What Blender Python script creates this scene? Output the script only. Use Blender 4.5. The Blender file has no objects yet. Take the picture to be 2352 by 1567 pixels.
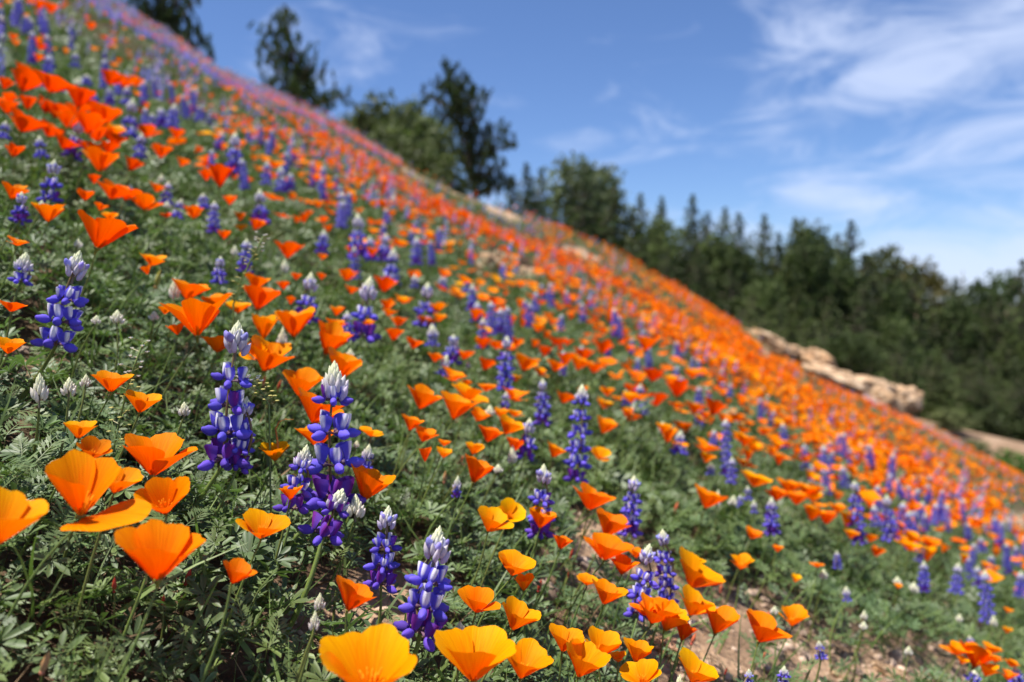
import bpy, math, random
import numpy as np
from mathutils import Vector, Matrix

rng = np.random.default_rng(7)
random.seed(7)
C = bpy.context.scene.collection
scene = bpy.context.scene
R = math.radians

# ------------------------------------------------------------------ camera, light, sky
PITCH = R(3.0)
F = 28.0 / 36.0 * 2352.0
cam_d = bpy.data.cameras.new('camera')
cam = bpy.data.objects.new('camera', cam_d)
C.objects.link(cam)
scene.camera = cam
cam.location = (0, 0, 0)
cam.rotation_euler = (math.pi / 2 - PITCH, 0, 0)
cam_d.lens = 28.0
cam_d.sensor_width = 36.0
cam_d.clip_start = 0.02
cam_d.clip_end = 6000
cam_d.dof.use_dof = True
cam_d.dof.focus_distance = 0.56
cam_d.dof.aperture_fstop = 5.4

SUN_DIR = Vector((-0.30, -0.12, 0.93)).normalized()
sun_el = math.asin(SUN_DIR.z)
sun_az = math.atan2(SUN_DIR.x, SUN_DIR.y)
sd = bpy.data.lights.new('sun', 'SUN')
sd.energy = 5.0
sd.angle = R(0.5)
sd.color = (1.0, 0.955, 0.88)
so = bpy.data.objects.new('sun', sd)
C.objects.link(so)
so.rotation_euler = SUN_DIR.to_track_quat('Z', 'Y').to_euler()

world = bpy.data.worlds.new('World')
scene.world = world
world.use_nodes = True
wt = world.node_tree
wt.nodes.clear()
class NT:
    """small node helper"""
    def __init__(s, t): s.t = t
    def n(s, typ, **kw):
        nd = s.t.nodes.new(typ)
        for k, v in kw.items():
            if k == 'ins':
                for i, val in v.items():
                    if isinstance(val, bpy.types.NodeSocket): s.t.links.new(val, nd.inputs[i])
                    else: nd.inputs[i].default_value = val
            else: setattr(nd, k, v)
        return nd
    def math(s, op, a, b=0.0, clamp=False):
        return s.n('ShaderNodeMath', operation=op, use_clamp=clamp, ins={0: a, 1: b}).outputs[0]
    def mix(s, f, a, b, mode='MIX'):
        nd = s.n('ShaderNodeMix', data_type='RGBA', blend_type=mode, ins={0: f, 6: a, 7: b})
        return nd.outputs[2]
    def ramp(s, f, stops):
        nd = s.n('ShaderNodeValToRGB', ins={0: f})
        e = nd.color_ramp.elements
        while len(e) < len(stops): e.new(0.5)
        for k, (p, c) in enumerate(stops):
            e[k].position = p
            e[k].color = c if len(c) == 4 else (*c, 1)
        return nd.outputs[0]
w = NT(wt)
sky = w.n('ShaderNodeTexSky', sky_type='NISHITA', sun_disc=False, sun_elevation=sun_el, sun_rotation=sun_az,
          altitude=1200.0, air_density=1.0, dust_density=0.6, ozone_density=3.0)
tc = w.n('ShaderNodeTexCoord')
sep = w.n('ShaderNodeSeparateXYZ', ins={0: tc.outputs['Generated']})
az = w.math('ARCTAN2', sep.outputs[0], sep.outputs[1])
el = w.math('ARCSINE', sep.outputs[2])
cp = w.n('ShaderNodeCombineXYZ', ins={0: az, 1: el})
mp = w.n('ShaderNodeMapping', ins={0: cp.outputs[0], 1: (3.1, 1.7, 0), 2: (0, 0, R(-24)), 3: (1.5, 4.4, 1)})
big = w.n('ShaderNodeTexNoise', ins={'Vector': mp.outputs[0], 'Scale': 1.1, 'Detail': 2.0, 'Roughness': 0.5, 'Distortion': 0.3})
fine = w.n('ShaderNodeTexNoise', ins={'Vector': mp.outputs[0], 'Scale': 4.2, 'Detail': 7.0, 'Roughness': 0.62, 'Distortion': 0.9})
# cirrus thickens toward one side of the sky
side = w.n('ShaderNodeMapRange', ins={0: az, 1: -0.35, 2: 0.75, 3: 0.0, 4: 1.0}).outputs[0]
cl = w.math('ADD', w.math('MULTIPLY', big.outputs[0], 0.9), w.math('MULTIPLY', fine.outputs[0], 1.15))
cl = w.math('ADD', cl, w.math('MULTIPLY', side, 0.08))
low = w.n('ShaderNodeMapRange', ins={0: el, 1: 0.0, 2: 0.38, 3: 1.0, 4: 0.0}).outputs[0]
cl = w.math('ADD', cl, w.math('MULTIPLY', w.math('MULTIPLY', low, side), 0.34))
def bank(a0, e0, sa, se, amp, tilt=0.35):
    # a bank of cirrus centred on one direction of the sky
    da = w.math('SUBTRACT', az, a0)
    de = w.math('SUBTRACT', w.math('SUBTRACT', el, e0), w.math('MULTIPLY', da, tilt))
    q = w.math('ADD', w.math('POWER', w.math('DIVIDE', w.math('ABSOLUTE', da), sa), 2.0), w.math('POWER', w.math('DIVIDE', w.math('ABSOLUTE', de), se), 2.0))
    return w.math('MULTIPLY', w.math('EXPONENT', w.math('MULTIPLY', q, -1.0)), amp)
for bk_ in ((0.38, 0.220, 0.20, 0.040, 0.22), (0.38, 0.125, 0.20, 0.035, 0.18), (0.08, 0.170, 0.14, 0.030, 0.20), (0.62, 0.22, 0.16, 0.08, 0.08), (1.9, 0.4, 0.6, 0.12, 0.3), (-1.6, 0.35, 0.7, 0.10, 0.3), (3.0, 0.3, 0.5, 0.1, 0.3)):
    cl = w.math('ADD', cl, bank(*bk_))
cl = w.n('ShaderNodeMapRange', interpolation_type='SMOOTHSTEP', ins={0: cl, 1: 1.09, 2: 1.56, 3: 0.0, 4: 0.70}).outputs[0]
skyc = w.mix(1.0, sky.outputs[0], (1.15, 1.33, 1.68, 1), 'MULTIPLY')
cloudc = (8.6, 9.8, 12.8, 1)
colr = w.mix(cl, skyc, cloudc)
bg = w.n('ShaderNodeBackground', ins={0: colr, 1: 0.053})
wo = w.n('ShaderNodeOutputWorld', ins={0: bg.outputs[0]})

scene.view_settings.view_transform = 'Standard'
scene.view_settings.look = 'None'
scene.view_settings.gamma = 1.0
scene.view_settings.use_curve_mapping = False
scene.view_settings.exposure = 0.76
scene.cycles.use_denoising = True
scene.cycles.max_bounces = 7
scene.cycles.diffuse_bounces = 4
scene.cycles.transmission_bounces = 5
scene.cycles.transparent_max_bounces = 6
scene.cycles.use_adaptive_sampling = True
scene.cycles.adaptive_threshold = 0.015
scene.cycles.sample_clamp_indirect = 6.0

# ------------------------------------------------------------------ placing helpers
CP, SP = math.cos(PITCH), math.sin(PITCH)
def ray(px, py):
    u, v = (px - 1176.0) / F, (783.5 - py) / F
    return np.array([u, CP + v * SP, v * CP - SP])
def project(P):
    P = np.asarray(P, float)
    t = P[..., 1] * CP - P[..., 2] * SP
    v = (P[..., 1] * SP + P[..., 2] * CP) / t
    return 1176 + F * P[..., 0] / t, 783.5 - F * v, t

pa, pb, ph = 0.52, 0.168, 0.40
N = (pa, -pb * CP + SP, pb * SP + CP)
KA, KB, KC = -N[0] / N[2], -N[1] / N[2], ph / N[2]
def vnoise(x, y, s, seed=0):
    """smooth value noise 0..1, vectorised"""
    x = np.asarray(x, float) / s + seed * 17.3; y = np.asarray(y, float) / s - seed * 9.1
    xi, yi = np.floor(x), np.floor(y)
    fx, fy = x - xi, y - yi
    fx, fy = fx * fx * (3 - 2 * fx), fy * fy * (3 - 2 * fy)
    def h(a, b):
        v = np.sin(a * 127.1 + b * 311.7 + seed * 74.7) * 43758.5453
        return v - np.floor(v)
    return (h(xi, yi) * (1 - fx) + h(xi + 1, yi) * fx) * (1 - fy) + (h(xi, yi + 1) * (1 - fx) + h(xi + 1, yi + 1) * fx) * fy
def sm(a, b, x):
    t = np.clip((x - a) / (b - a), 0, 1)
    return t * t * (3 - 2 * t)
CREST = 14.0
SKX = np.array([-300, 270, 400, 500, 600, 760, 900, 1050, 1200, 1300, 1400, 1520, 1620, 1720, 1800, 1900, 2000, 2110, 2200, 2352, 2700], float)
SKY = np.array([-330, 0, 78, 150, 195, 265, 352, 428, 482, 522, 562, 632, 690, 752, 812, 862, 908, 965, 1012, 1092, 1275], float) + 17
_v = (783.5 - SKY) / F
_t = CREST / (CP + _v * SP)
_qx = (SKX - 1176) / F * _t / CREST
_D = _t * (_v * CP - SP) - (KA * _qx * CREST + KB * CREST - KC)
def ground(x, y):
    x = np.asarray(x, float); y = np.asarray(y, float)
    yy = np.maximum(y, 0.5)
    q = np.clip(x / yy, -1.2, 1.2)
    D = np.interp(q, _qx, _D)
    s = np.clip((y - 1.5) / (CREST - 1.5), 0, 1) ** 1.4
    hill = KA * x + KB * y - KC + D * s
    over = np.maximum(y - CREST, 0)
    hill = hill - 0.22 * over ** 1.35
    amp = np.clip(y, 0.6, 9) / 9
    hill = hill + (vnoise(x, y, 0.45, 1) - 0.5) * 0.03 * np.clip(y, 0.4, 1.6) + (vnoise(x, y, 2.1, 2) - 0.5) * 0.16 * amp * (1 - sm(9, 13, y))
    tp = math.tan(PITCH)
    yf = np.minimum(yy, 50)
    zf = yf * (-0.115 - tp + 0.26 * (0.6 - np.clip(x / yy, -1.5, 1.6)) + 0.0033 * (yf - 30))
    zf = zf - np.maximum(yy - 50, 0) * 0.15
    zf = np.maximum(zf, -30 + 0 * yy) + (vnoise(x, y, 6, 3) - 0.5) * 0.8
    far = sm(18.5, 27, y)
    hill = np.clip(hill, -400, 60)
    return hill * (1 - far) + zf * far
def hit(px, py, H=0.0, tmax=90):
    """depth along the pixel's ray where it meets the ground raised by H"""
    d = ray(px, py)
    t = 0.12; prev = t
    while t < tmax:
        P = d * t
        if P[2] < float(ground(P[0], P[1])) + H:
            a, b = prev, t
            for _ in range(22):
                m = (a + b) / 2; P = d * m
                if P[2] < float(ground(P[0], P[1])) + H: b = m
                else: a = m
            return b
        prev = t; t *= 1.03
    return None

# ------------------------------------------------------------------ materials
def new_mat(name):
    m = bpy.data.materials.new(name)
    m.use_nodes = True
    m.node_tree.nodes.clear()
    return m, NT(m.node_tree)
def out(w, sh): w.n('ShaderNodeOutputMaterial', ins={0: sh})

def plant_mat(name, base, trans, rough=0.5, tmix=0.35, noise=40.0, var=0.25, spec=0.3, obj_color=True, attr=True, bump=0.0, tr_tint=None):
    """thin living tissue: diffuse and glossy front, light passing through"""
    m, w = new_mat(name)
    tcn = w.n('ShaderNodeTexCoord')
    nz = w.n('ShaderNodeTexNoise', ins={'Vector': tcn.outputs['Object'], 'Scale': noise, 'Detail': 3.0})
    f = w.n('ShaderNodeMapRange', ins={0: nz.outputs[0], 1: 0.3, 2: 0.7, 3: 1 - var, 4: 1 + var}).outputs[0]
    g = w.n('ShaderNodeCombineColor', ins={0: f, 1: f, 2: f}).outputs[0]
    c = w.mix(1.0, (*base, 1), g, 'MULTIPLY')
    t = w.mix(1.0, (*trans, 1), g, 'MULTIPLY')
    if attr:
        a = w.n('ShaderNodeAttribute', attribute_name='col').outputs[0]
        c = w.mix(1.0, c, a, 'MULTIPLY'); t = w.mix(1.0, t, a, 'MULTIPLY')
    if obj_color:
        oi = w.n('ShaderNodeObjectInfo').outputs['Color']
        c = w.mix(1.0, c, oi, 'MULTIPLY'); t = w.mix(1.0, t, oi, 'MULTIPLY')
    pr = w.n('ShaderNodeBsdfPrincipled', ins={'Base Color': c, 'Roughness': rough, 'Specular IOR Level': spec})
    if bump > 0:
        bp = w.n('ShaderNodeBump', ins={'Height': nz.outputs[0], 'Strength': bump, 'Distance': 0.001})
        m.node_tree.links.new(bp.outputs[0], pr.inputs['Normal'])
    tr = w.n('ShaderNodeBsdfTranslucent', ins={0: t})
    mx = w.n('ShaderNodeMixShader', ins={0: tmix, 1: pr.outputs[0], 2: tr.outputs[0]})
    out(w, mx.outputs[0])
    return m

def petal_mat():
    m, w = new_mat('poppy_petal')
    uv = w.n('ShaderNodeUVMap', uv_map='UVMap')
    sp = w.n('ShaderNodeSeparateXYZ', ins={0: uv.outputs[0]})
    oi = w.n('ShaderNodeObjectInfo')
    mp = w.n('ShaderNodeMapping', ins={0: uv.outputs[0], 3: (34, 1.2, 1)})
    off = w.n('ShaderNodeVectorMath', operation='ADD', ins={0: mp.outputs[0], 1: w.n('ShaderNodeCombineXYZ', ins={0: w.math('MULTIPLY', oi.outputs['Random'], 57.0)}).outputs[0]})
    st = w.n('ShaderNodeTexNoise', ins={'Vector': off.outputs[0], 'Scale': 1.0, 'Detail': 3.0, 'Roughness': 0.6})
    k = w.n('ShaderNodeMapRange', ins={0: st.outputs[0], 1: 0.3, 2: 0.7, 3: 0.74, 4: 1.16}).outputs[0]
    grad = w.ramp(sp.outputs[1], [(0.0, (0.85, 0.110, 0.0)), (0.25, (0.93, 0.180, 0.0)), (0.65, (0.96, 0.260, 0.0)), (1.0, (0.96, 0.315, 0.0))])
    g = w.n('ShaderNodeCombineColor', ins={0: w.math('POWER', k, 0.4), 1: k, 2: k}).outputs[0]
    c = w.mix(1.0, grad, g, 'MULTIPLY')
    c = w.mix(1.0, c, oi.outputs['Color'], 'MULTIPLY')
    t = w.mix(1.0, c, (1.0, 0.42, 0.3, 1), 'MULTIPLY')
    bp = w.n('ShaderNodeBump', ins={'Height': st.outputs[0], 'Strength': 0.5, 'Distance': 0.0012})
    pr = w.n('ShaderNodeBsdfPrincipled', ins={'Base Color': c, 'Roughness': 0.5, 'Specular IOR Level': 0.07, 'Normal': bp.outputs[0]})
    tr = w.n('ShaderNodeBsdfTranslucent', ins={0: t})
    mx = w.n('ShaderNodeMixShader', ins={0: 0.42, 1: pr.outputs[0], 2: tr.outputs[0]})
    out(w, mx.outputs[0])
    return m

M = {}
M['petal'] = petal_mat()
M['petal_far'] = plant_mat('poppy_petal_far', (0.96, 0.245, 0.001), (0.95, 0.12, 0.0), 0.5, 0.40, 30, 0.08, 0.06)
M['stamen'] = plant_mat('poppy_stamen', (0.92, 0.36, 0.01), (0.9, 0.3, 0.0), 0.7, 0.25, 900, 0.2, 0.1)
M['lupine'] = plant_mat('lupine_flower', (1, 1, 1), (1, 1, 1), 0.62, 0.30, 420, 0.22, 0.12, bump=0.2)
M['stem'] = plant_mat('stem_green', (0.14, 0.20, 0.05), (0.2, 0.3, 0.05), 0.45, 0.15, 300, 0.25, 0.35)
M['leaf'] = plant_mat('leaf_green', (0.080, 0.116, 0.050), (0.115, 0.205, 0.038), 0.48, 0.28, 300, 0.22, 0.42)
M['leaf_stuff'] = plant_mat('foliage_green', (0.080, 0.116, 0.050), (0.115, 0.205, 0.038), 0.5, 0.19, 60, 0.22, 0.40)
M['needles'] = plant_mat('conifer_needles', (0.050, 0.064, 0.024), (0.06, 0.10, 0.02), 0.6, 0.18, 3.0, 0.35, 0.2)
M['straw'] = plant_mat('dry_straw', (0.42, 0.30, 0.18), (0.3, 0.2, 0.1), 0.7, 0.15, 90, 0.35, 0.15)
M['pod'] = plant_mat('bud_skin', (1, 1, 1), (1, 1, 1), 0.45, 0.15, 500, 0.15, 0.35)

def ground_mat():
    m, w = new_mat('hillside_soil')
    g = w.n('ShaderNodeNewGeometry')
    n1 = w.n('ShaderNodeTexNoise', ins={'Vector': g.outputs['Position'], 'Scale': 1.4, 'Detail': 6.0, 'Roughness': 0.6})
    n2 = w.n('ShaderNodeTexNoise', ins={'Vector': g.outputs['Position'], 'Scale': 55.0, 'Detail': 6.0, 'Roughness': 0.7})
    n3 = w.n('ShaderNodeTexVoronoi', ins={'Vector': g.outputs['Position'], 'Scale': 130.0})
    a = w.ramp(n1.outputs[0], [(0.35, (0.36, 0.24, 0.155)), (0.55, (0.46, 0.32, 0.215)), (0.7, (0.56, 0.41, 0.29))])
    a = w.mix(1.0, a, w.n('ShaderNodeAttribute', attribute_name='col').outputs[0], 'MULTIPLY')
    b = w.ramp(n2.outputs[0], [(0.3, (0.45, 0.42, 0.4)), (0.55, (1, 1, 1)), (0.75, (1.35, 1.3, 1.25))])
    c = w.mix(1.0, a, b, 'MULTIPLY')
    h = w.math('ADD', n2.outputs[0], w.math('MULTIPLY', n3.outputs[0], 0.5))
    bp = w.n('ShaderNodeBump', ins={'Height': h, 'Strength': 0.8, 'Distance': 0.006})
    pr = w.n('ShaderNodeBsdfPrincipled', ins={'Base Color': c, 'Roughness': 0.93, 'Specular IOR Level': 0.15, 'Normal': bp.outputs[0]})
    out(w, pr.outputs[0])
    return m
def stone_mat():
    m, w = new_mat('sandstone')
    tcn = w.n('ShaderNodeTexCoord')
    n1 = w.n('ShaderNodeTexNoise', ins={'Vector': tcn.outputs['Object'], 'Scale': 2.6, 'Detail': 8.0, 'Roughness': 0.65})
    n2 = w.n('ShaderNodeTexNoise', ins={'Vector': tcn.outputs['Object'], 'Scale': 14.0, 'Detail': 6.0, 'Roughness': 0.7})
    a = w.ramp(n1.outputs[0], [(0.3, (0.42, 0.24, 0.12)), (0.48, (0.60, 0.395, 0.23)), (0.68, (0.70, 0.56, 0.41))])
    b = w.ramp(n2.outputs[0], [(0.3, (0.55, 0.5, 0.45)), (0.5, (1, 1, 1))])
    c = w.mix(1.0, a, b, 'MULTIPLY')
    vo = w.n('ShaderNodeTexVoronoi', feature='DISTANCE_TO_EDGE', ins={'Vector': w.n('ShaderNodeVectorMath', operation='ADD', ins={0: tcn.outputs['Object'], 1: n1.outputs[1]}).outputs[0], 'Scale': 1.5})
    ck = w.ramp(vo.outputs[0], [(0.0, (0.22, 0.17, 0.13)), (0.10, (1, 1, 1))])
    c = w.mix(1.0, c, ck, 'MULTIPLY')
    c = w.mix(1.0, c, w.n('ShaderNodeObjectInfo').outputs['Color'], 'MULTIPLY')
    bp = w.n('ShaderNodeBump', ins={'Height': w.math('ADD', n1.outputs[0], n2.outputs[0]), 'Strength': 0.6, 'Distance': 0.03})
    pr = w.n('ShaderNodeBsdfPrincipled', ins={'Base Color': c, 'Roughness': 0.88, 'Specular IOR Level': 0.2, 'Normal': bp.outputs[0]})
    out(w, pr.outputs[0])
    return m
def bark_mat():
    m, w = new_mat('bark')
    tcn = w.n('ShaderNodeTexCoord')
    mp = w.n('ShaderNodeMapping', ins={0: tcn.outputs['Object'], 3: (6, 6, 1.2)})
    n1 = w.n('ShaderNodeTexNoise', ins={'Vector': mp.outputs[0], 'Scale': 3.0, 'Detail': 6.0})
    a = w.ramp(n1.outputs[0], [(0.3, (0.04, 0.03, 0.022)), (0.7, (0.16, 0.12, 0.09))])
    pr = w.n('ShaderNodeBsdfPrincipled', ins={'Base Color': a, 'Roughness': 0.9})
    out(w, pr.outputs[0])
    return m
M['ground'] = ground_mat()
M['stone'] = stone_mat()
M['bark'] = bark_mat()

# ------------------------------------------------------------------ mesh helpers
class T:
    """template: vertices, triangles, per-vertex colour, optional uv"""
    def __init__(s): s.v, s.f, s.c, s.uv, s.mi = [], [], [], [], []
    def add(s, v, f, c=(1, 1, 1), uv=None, mi=0):
        o = len(s.v)
        s.v += [tuple(map(float, p)) for p in v]
        s.f += [tuple(i + o for i in t) for t in f]
        s.c += [tuple(c)] * len(v) if np.ndim(c) == 1 else [tuple(x) for x in c]
        s.uv += list(uv) if uv is not None else [(0, 0)] * len(v)
        s.mi += [mi] * len(f)
    def merge(s, o, mat=None, cm=(1, 1, 1)):
        A = np.array(o.v)
        if mat is not None:
            mm = np.array(mat); A = A @ mm[:3, :3].T + mm[:3, 3]
        c = np.array(o.c) * np.array(cm)
        off = len(s.v)
        s.v += [tuple(p) for p in A.tolist()]; s.c += [tuple(x) for x in c.tolist()]; s.uv += o.uv
        s.f += [tuple(i + off for i in t) for t in o.f]; s.mi += o.mi
    def tris(s):
        F_, mi = [], []
        for t, m_ in zip(s.f, s.mi):
            for k in range(1, len(t) - 1): F_.append((t[0], t[k], t[k + 1])); mi.append(m_)
        return np.array(F_), np.array(mi)
    def mesh(s, name, mats, smooth=True, uv=False):
        me = bpy.data.meshes.new(name)
        me.from_pydata(s.v, [], s.f)
        for m_ in (mats if isinstance(mats, (list, tuple)) else [mats]): me.materials.append(m_)
        a = me.color_attributes.new('col', 'FLOAT_COLOR', 'POINT')
        a.data.foreach_set('color', np.c_[np.array(s.c), np.ones(len(s.c))].astype(np.float32).ravel())
        if uv:
            l = me.uv_layers.new(name='UVMap')
            vi = np.empty(len(me.loops), dtype=np.int32); me.loops.foreach_get('vertex_index', vi)
            l.data.foreach_set('uv', np.array(s.uv, dtype=np.float32)[vi].ravel())
        me.polygons.foreach_set('material_index', s.mi)
        if smooth: me.polygons.foreach_set('use_smooth', [True] * len(me.polygons))
        me.update()
        return me

def big_mesh(name, V, Fc, Cc, mat, smooth=False):
    me = bpy.data.meshes.new(name)
    me.vertices.add(len(V)); me.vertices.foreach_set('co', V.astype(np.float32).ravel())
    me.loops.add(len(Fc) * 3); me.loops.foreach_set('vertex_index', Fc.astype(np.int32).ravel())
    me.polygons.add(len(Fc))
    me.polygons.foreach_set('loop_start', np.arange(0, len(Fc) * 3, 3, dtype=np.int32))
    a = me.color_attributes.new('col', 'FLOAT_COLOR', 'POINT')
    a.data.foreach_set('color', np.c_[Cc, np.ones(len(Cc))].astype(np.float32).ravel())
    me.materials.append(mat)
    me.update(calc_edges=True)
    if smooth: me.polygons.foreach_set('use_smooth', np.ones(len(Fc), dtype=bool))
    o = bpy.data.objects.new(name, me)
    C.objects.link(o)
    return o
def rots(yaw, tx, ty):
    """rotation matrices: yaw about z, then tilt so the z axis leans by (tx,ty)"""
    n = len(yaw)
    z = np.c_[tx, ty, np.ones(n)]; z /= np.linalg.norm(z, axis=1)[:, None]
    x = np.c_[np.cos(yaw), np.sin(yaw), np.zeros(n)]
    y = np.cross(z, x); y /= np.linalg.norm(y, axis=1)[:, None]
    x = np.cross(y, z)
    return np.stack([x, y, z], axis=2)
def scatter(tmpl, P, Rm, S, cm):
    tv = np.array(tmpl.v); tf, _ = tmpl.tris(); tcx = np.array(tmpl.c)
    n = len(P)
    if n == 0: return np.zeros((0, 3)), np.zeros((0, 3), int), np.zeros((0, 3))
    S = np.asarray(S)
    V = np.einsum('nij,kj->nki', Rm, tv) * (S[:, None, None] if S.ndim == 1 else S[:, None, :]) + P[:, None, :]
    Fc = tf[None] + (np.arange(n) * len(tv))[:, None, None]
    Cc = tcx[None] * cm[:, None, :]
    return V.reshape(-1, 3), Fc.reshape(-1, 3), Cc.reshape(-1, 3)
def join_parts(parts):
    V, Fc, Cc, o = [], [], [], 0
    for v, f, c in parts:
        V.append(v); Fc.append(f + o); Cc.append(c); o += len(v)
    return np.concatenate(V), np.concatenate(Fc), np.concatenate(Cc)

def link(name, data, parent=None, mat4=None):
    o = bpy.data.objects.new(name, data)
    C.objects.link(o)
    if parent is not None: o.parent = parent
    if mat4 is not None: o.matrix_local = mat4
    return o
def frame(origin, zdir, yaw=0.0, s=1.0):
    z = Vector(zdir).normalized()
    q = Vector((0, 0, 1)).rotation_difference(z)
    m = Matrix.Translation(Vector(origin)) @ q.to_matrix().to_4x4() @ Matrix.Rotation(yaw, 4, 'Z')
    sc = Matrix.Diagonal((s, s, s, 1)) if not isinstance(s, (tuple, list)) else Matrix.Diagonal((*s, 1))
    return m @ sc

def ellipsoid(cx, cy, cz, rx, ry, rz, nu=8, nv=5, col=(1, 1, 1), colf=None, point=0.0):
    v, c = [], []
    for j in range(nv + 1):
        th = math.pi * j / nv
        for i in range(nu):
            a = 2 * math.pi * i / nu
            x, y, z = math.cos(th), math.sin(th) * math.cos(a), math.sin(th) * math.sin(a)
            if x > 0 and point: y *= (1 - point * x); z *= (1 - point * x)
            v.append((cx + rx * x, cy + ry * y, cz + rz * z)); c.append(colf(x, y, z) if colf else col)
    f = []
    for j in range(nv):
        for i in range(nu):
            a, b = j * nu + i, j * nu + (i + 1) % nu
            if j == 0: f.append((a, b + nu, a + nu))
            elif j == nv - 1: f.append((a, b, a + nu))
            else: f.append((a, b, b + nu, a + nu))
    return v, f, c
def tube(pts, rad, n=5):
    v, f = [], []
    pts = [Vector(p) for p in pts]
    for k, p in enumerate(pts):
        d = (pts[min(k + 1, len(pts) - 1)] - pts[max(k - 1, 0)]).normalized()
        q = Vector((0, 0, 1)).rotation_difference(d)
        r = rad[k] if isinstance(rad, (list, tuple)) else rad
        for i in range(n):
            a = 2 * math.pi * i / n
            v.append(p + q @ Vector((math.cos(a) * r, math.sin(a) * r, 0)))
    for k in range(len(pts) - 1):
        for i in range(n):
            a, b = k * n + i, k * n + (i + 1) % n
            f.append((a, b, b + n, a + n))
    f.append(tuple(range((len(pts) - 1) * n, len(pts) * n)))
    return v, f

# ------------------------------------------------------------------ poppy geometry
def petal_T(phi, seed, nu=15, nv=9, hw=1.08, inner=0.0):
    """one fan-shaped petal on the +x side of a cup that opens by phi"""
    r_ = random.Random(seed)
    p1, p2, a1 = r_.uniform(0, 6.3), r_.uniform(0, 6.3), r_.uniform(0.6, 1.3)
    t = T(); v, uv, f = [], [], []
    for j in range(nv):
        s = j / (nv - 1)
        for i in range(nu):
            u = -1 + 2 * i / (nu - 1)
            e = 1 - 0.20 * abs(u) ** 3.0 + 0.035 * math.sin(3.3 * u + p1) * a1 + 0.014 * math.sin(11 * u + p2) + 0.010 * math.sin(23 * u + p1 * 3)
            vv = s * e
            th = u * hw * (0.50 + 0.50 * min(1, s * 2.2)) * (1 - 0.10 * s ** 6)
            flare = phi * (1.16 - 0.34 * vv + 0.26 * vv * vv)
            r0 = 0.035 + vv * math.sin(flare) * (1 - 0.0 * vv)
            z = vv * math.cos(flare) * 1.02
            rip = (0.030 * math.sin(4.2 * u + p2) + 0.016 * math.sin(9.0 * u + p1) + 0.007 * math.sin(21 * u + p2)) * vv ** 1.6 * a1
            r0 = r0 + rip - inner
            z += 0.018 * math.sin(6 * u + p1) * vv ** 2
            v.append((r0 * math.cos(th), r0 * math.sin(th), z)); uv.append((u * 0.5 + 0.5, vv))
    for j in range(nv - 1):
        for i in range(nu - 1):
            a = j * nu + i
            f.append((a, a + 1, a + 1 + nu, a + nu))
    t.add(v, f, (1, 1, 1), uv)
    return t
PHIS = [0.38, 0.49, 0.59, 0.69, 0.86, 1.22]
PETAL = {}
for k, phi in enumerate(PHIS):
    for vtx in range(3):
        PETAL[(k, vtx)] = petal_T(phi, k * 10 + vtx, inner=0.02 if vtx == 1 else 0.0).mesh('petal', M['petal'], uv=True)
PETAL_LO = {k: [petal_T(phi, k * 10 + vtx, 5, 4).mesh('petal', M['petal'], uv=True) for vtx in range(2)] for k, phi in enumerate(PHIS)}
def stamen_mesh():
    t = T()
    r_ = random.Random(3)
    for i in range(26):
        a, rr = r_.uniform(0, 6.28), r_.uniform(0.0, 0.10)
        ln = r_.uniform(0.20, 0.34)
        d = Vector((math.cos(a) * rr * 1.6, math.sin(a) * rr * 1.6, ln))
        p = Vector((math.cos(a) * 0.03, math.sin(a) * 0.03, 0.03))
        v, f = tube([p, p + d * 0.5, p + d, p + d * 1.12], [0.008, 0.014, 0.016, 0.004], 4)
        t.add(v, f, (1, 1, 1))
    return t.mesh('stamens', M['stamen'])
STAMEN = stamen_mesh()
def cone_mesh():
    t = T()
    v, f = tube([(0, 0, -0.14), (0, 0, -0.05), (0, 0, 0.0), (0, 0, 0.012), (0, 0, 0.05)], [0.02, 0.035, 0.06, 0.085, 0.03], 10)
    t.add(v, f, (1.6, 1.0, 0.6))
    return t.mesh('receptacle', M['stem'])
RECEPT = cone_mesh()
def stem_mesh(name, bend, seed, n=6, r=(1.0, 0.62)):
    """unit-height stem with unit radius in x and y before scaling"""
    rr = random.Random(seed); a = rr.uniform(0, 6.28)
    pts, rad = [], []
    for k in range(9):
        s = k / 8
        b = bend * (s * (1 - s)) * 4
        pts.append((math.cos(a) * b, math.sin(a) * b, s)); rad.append(1)
    # radius is applied separately so bends stay in metres
    t = T(); v, f = [], []
    for k, p in enumerate(pts):
        rk = 0.008 * (r[0] + (r[1] - r[0]) * k / 8)
        for i in range(n):
            q = 2 * math.pi * i / n
            v.append((p[0] + math.cos(q) * rk, p[1] + math.sin(q) * rk, p[2]))
    for k in range(8):
        for i in range(n):
            x, y = k * n + i, k * n + (i + 1) % n
            f.append((x, y, y + n, x + n))
    t.add(v, f, (1, 1, 1))
    return t.mesh(name, M['stem'])
STEMS = [stem_mesh('stem', b, k) for k, b in enumerate((0.02, 0.045, -0.05, 0.07))]

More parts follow.
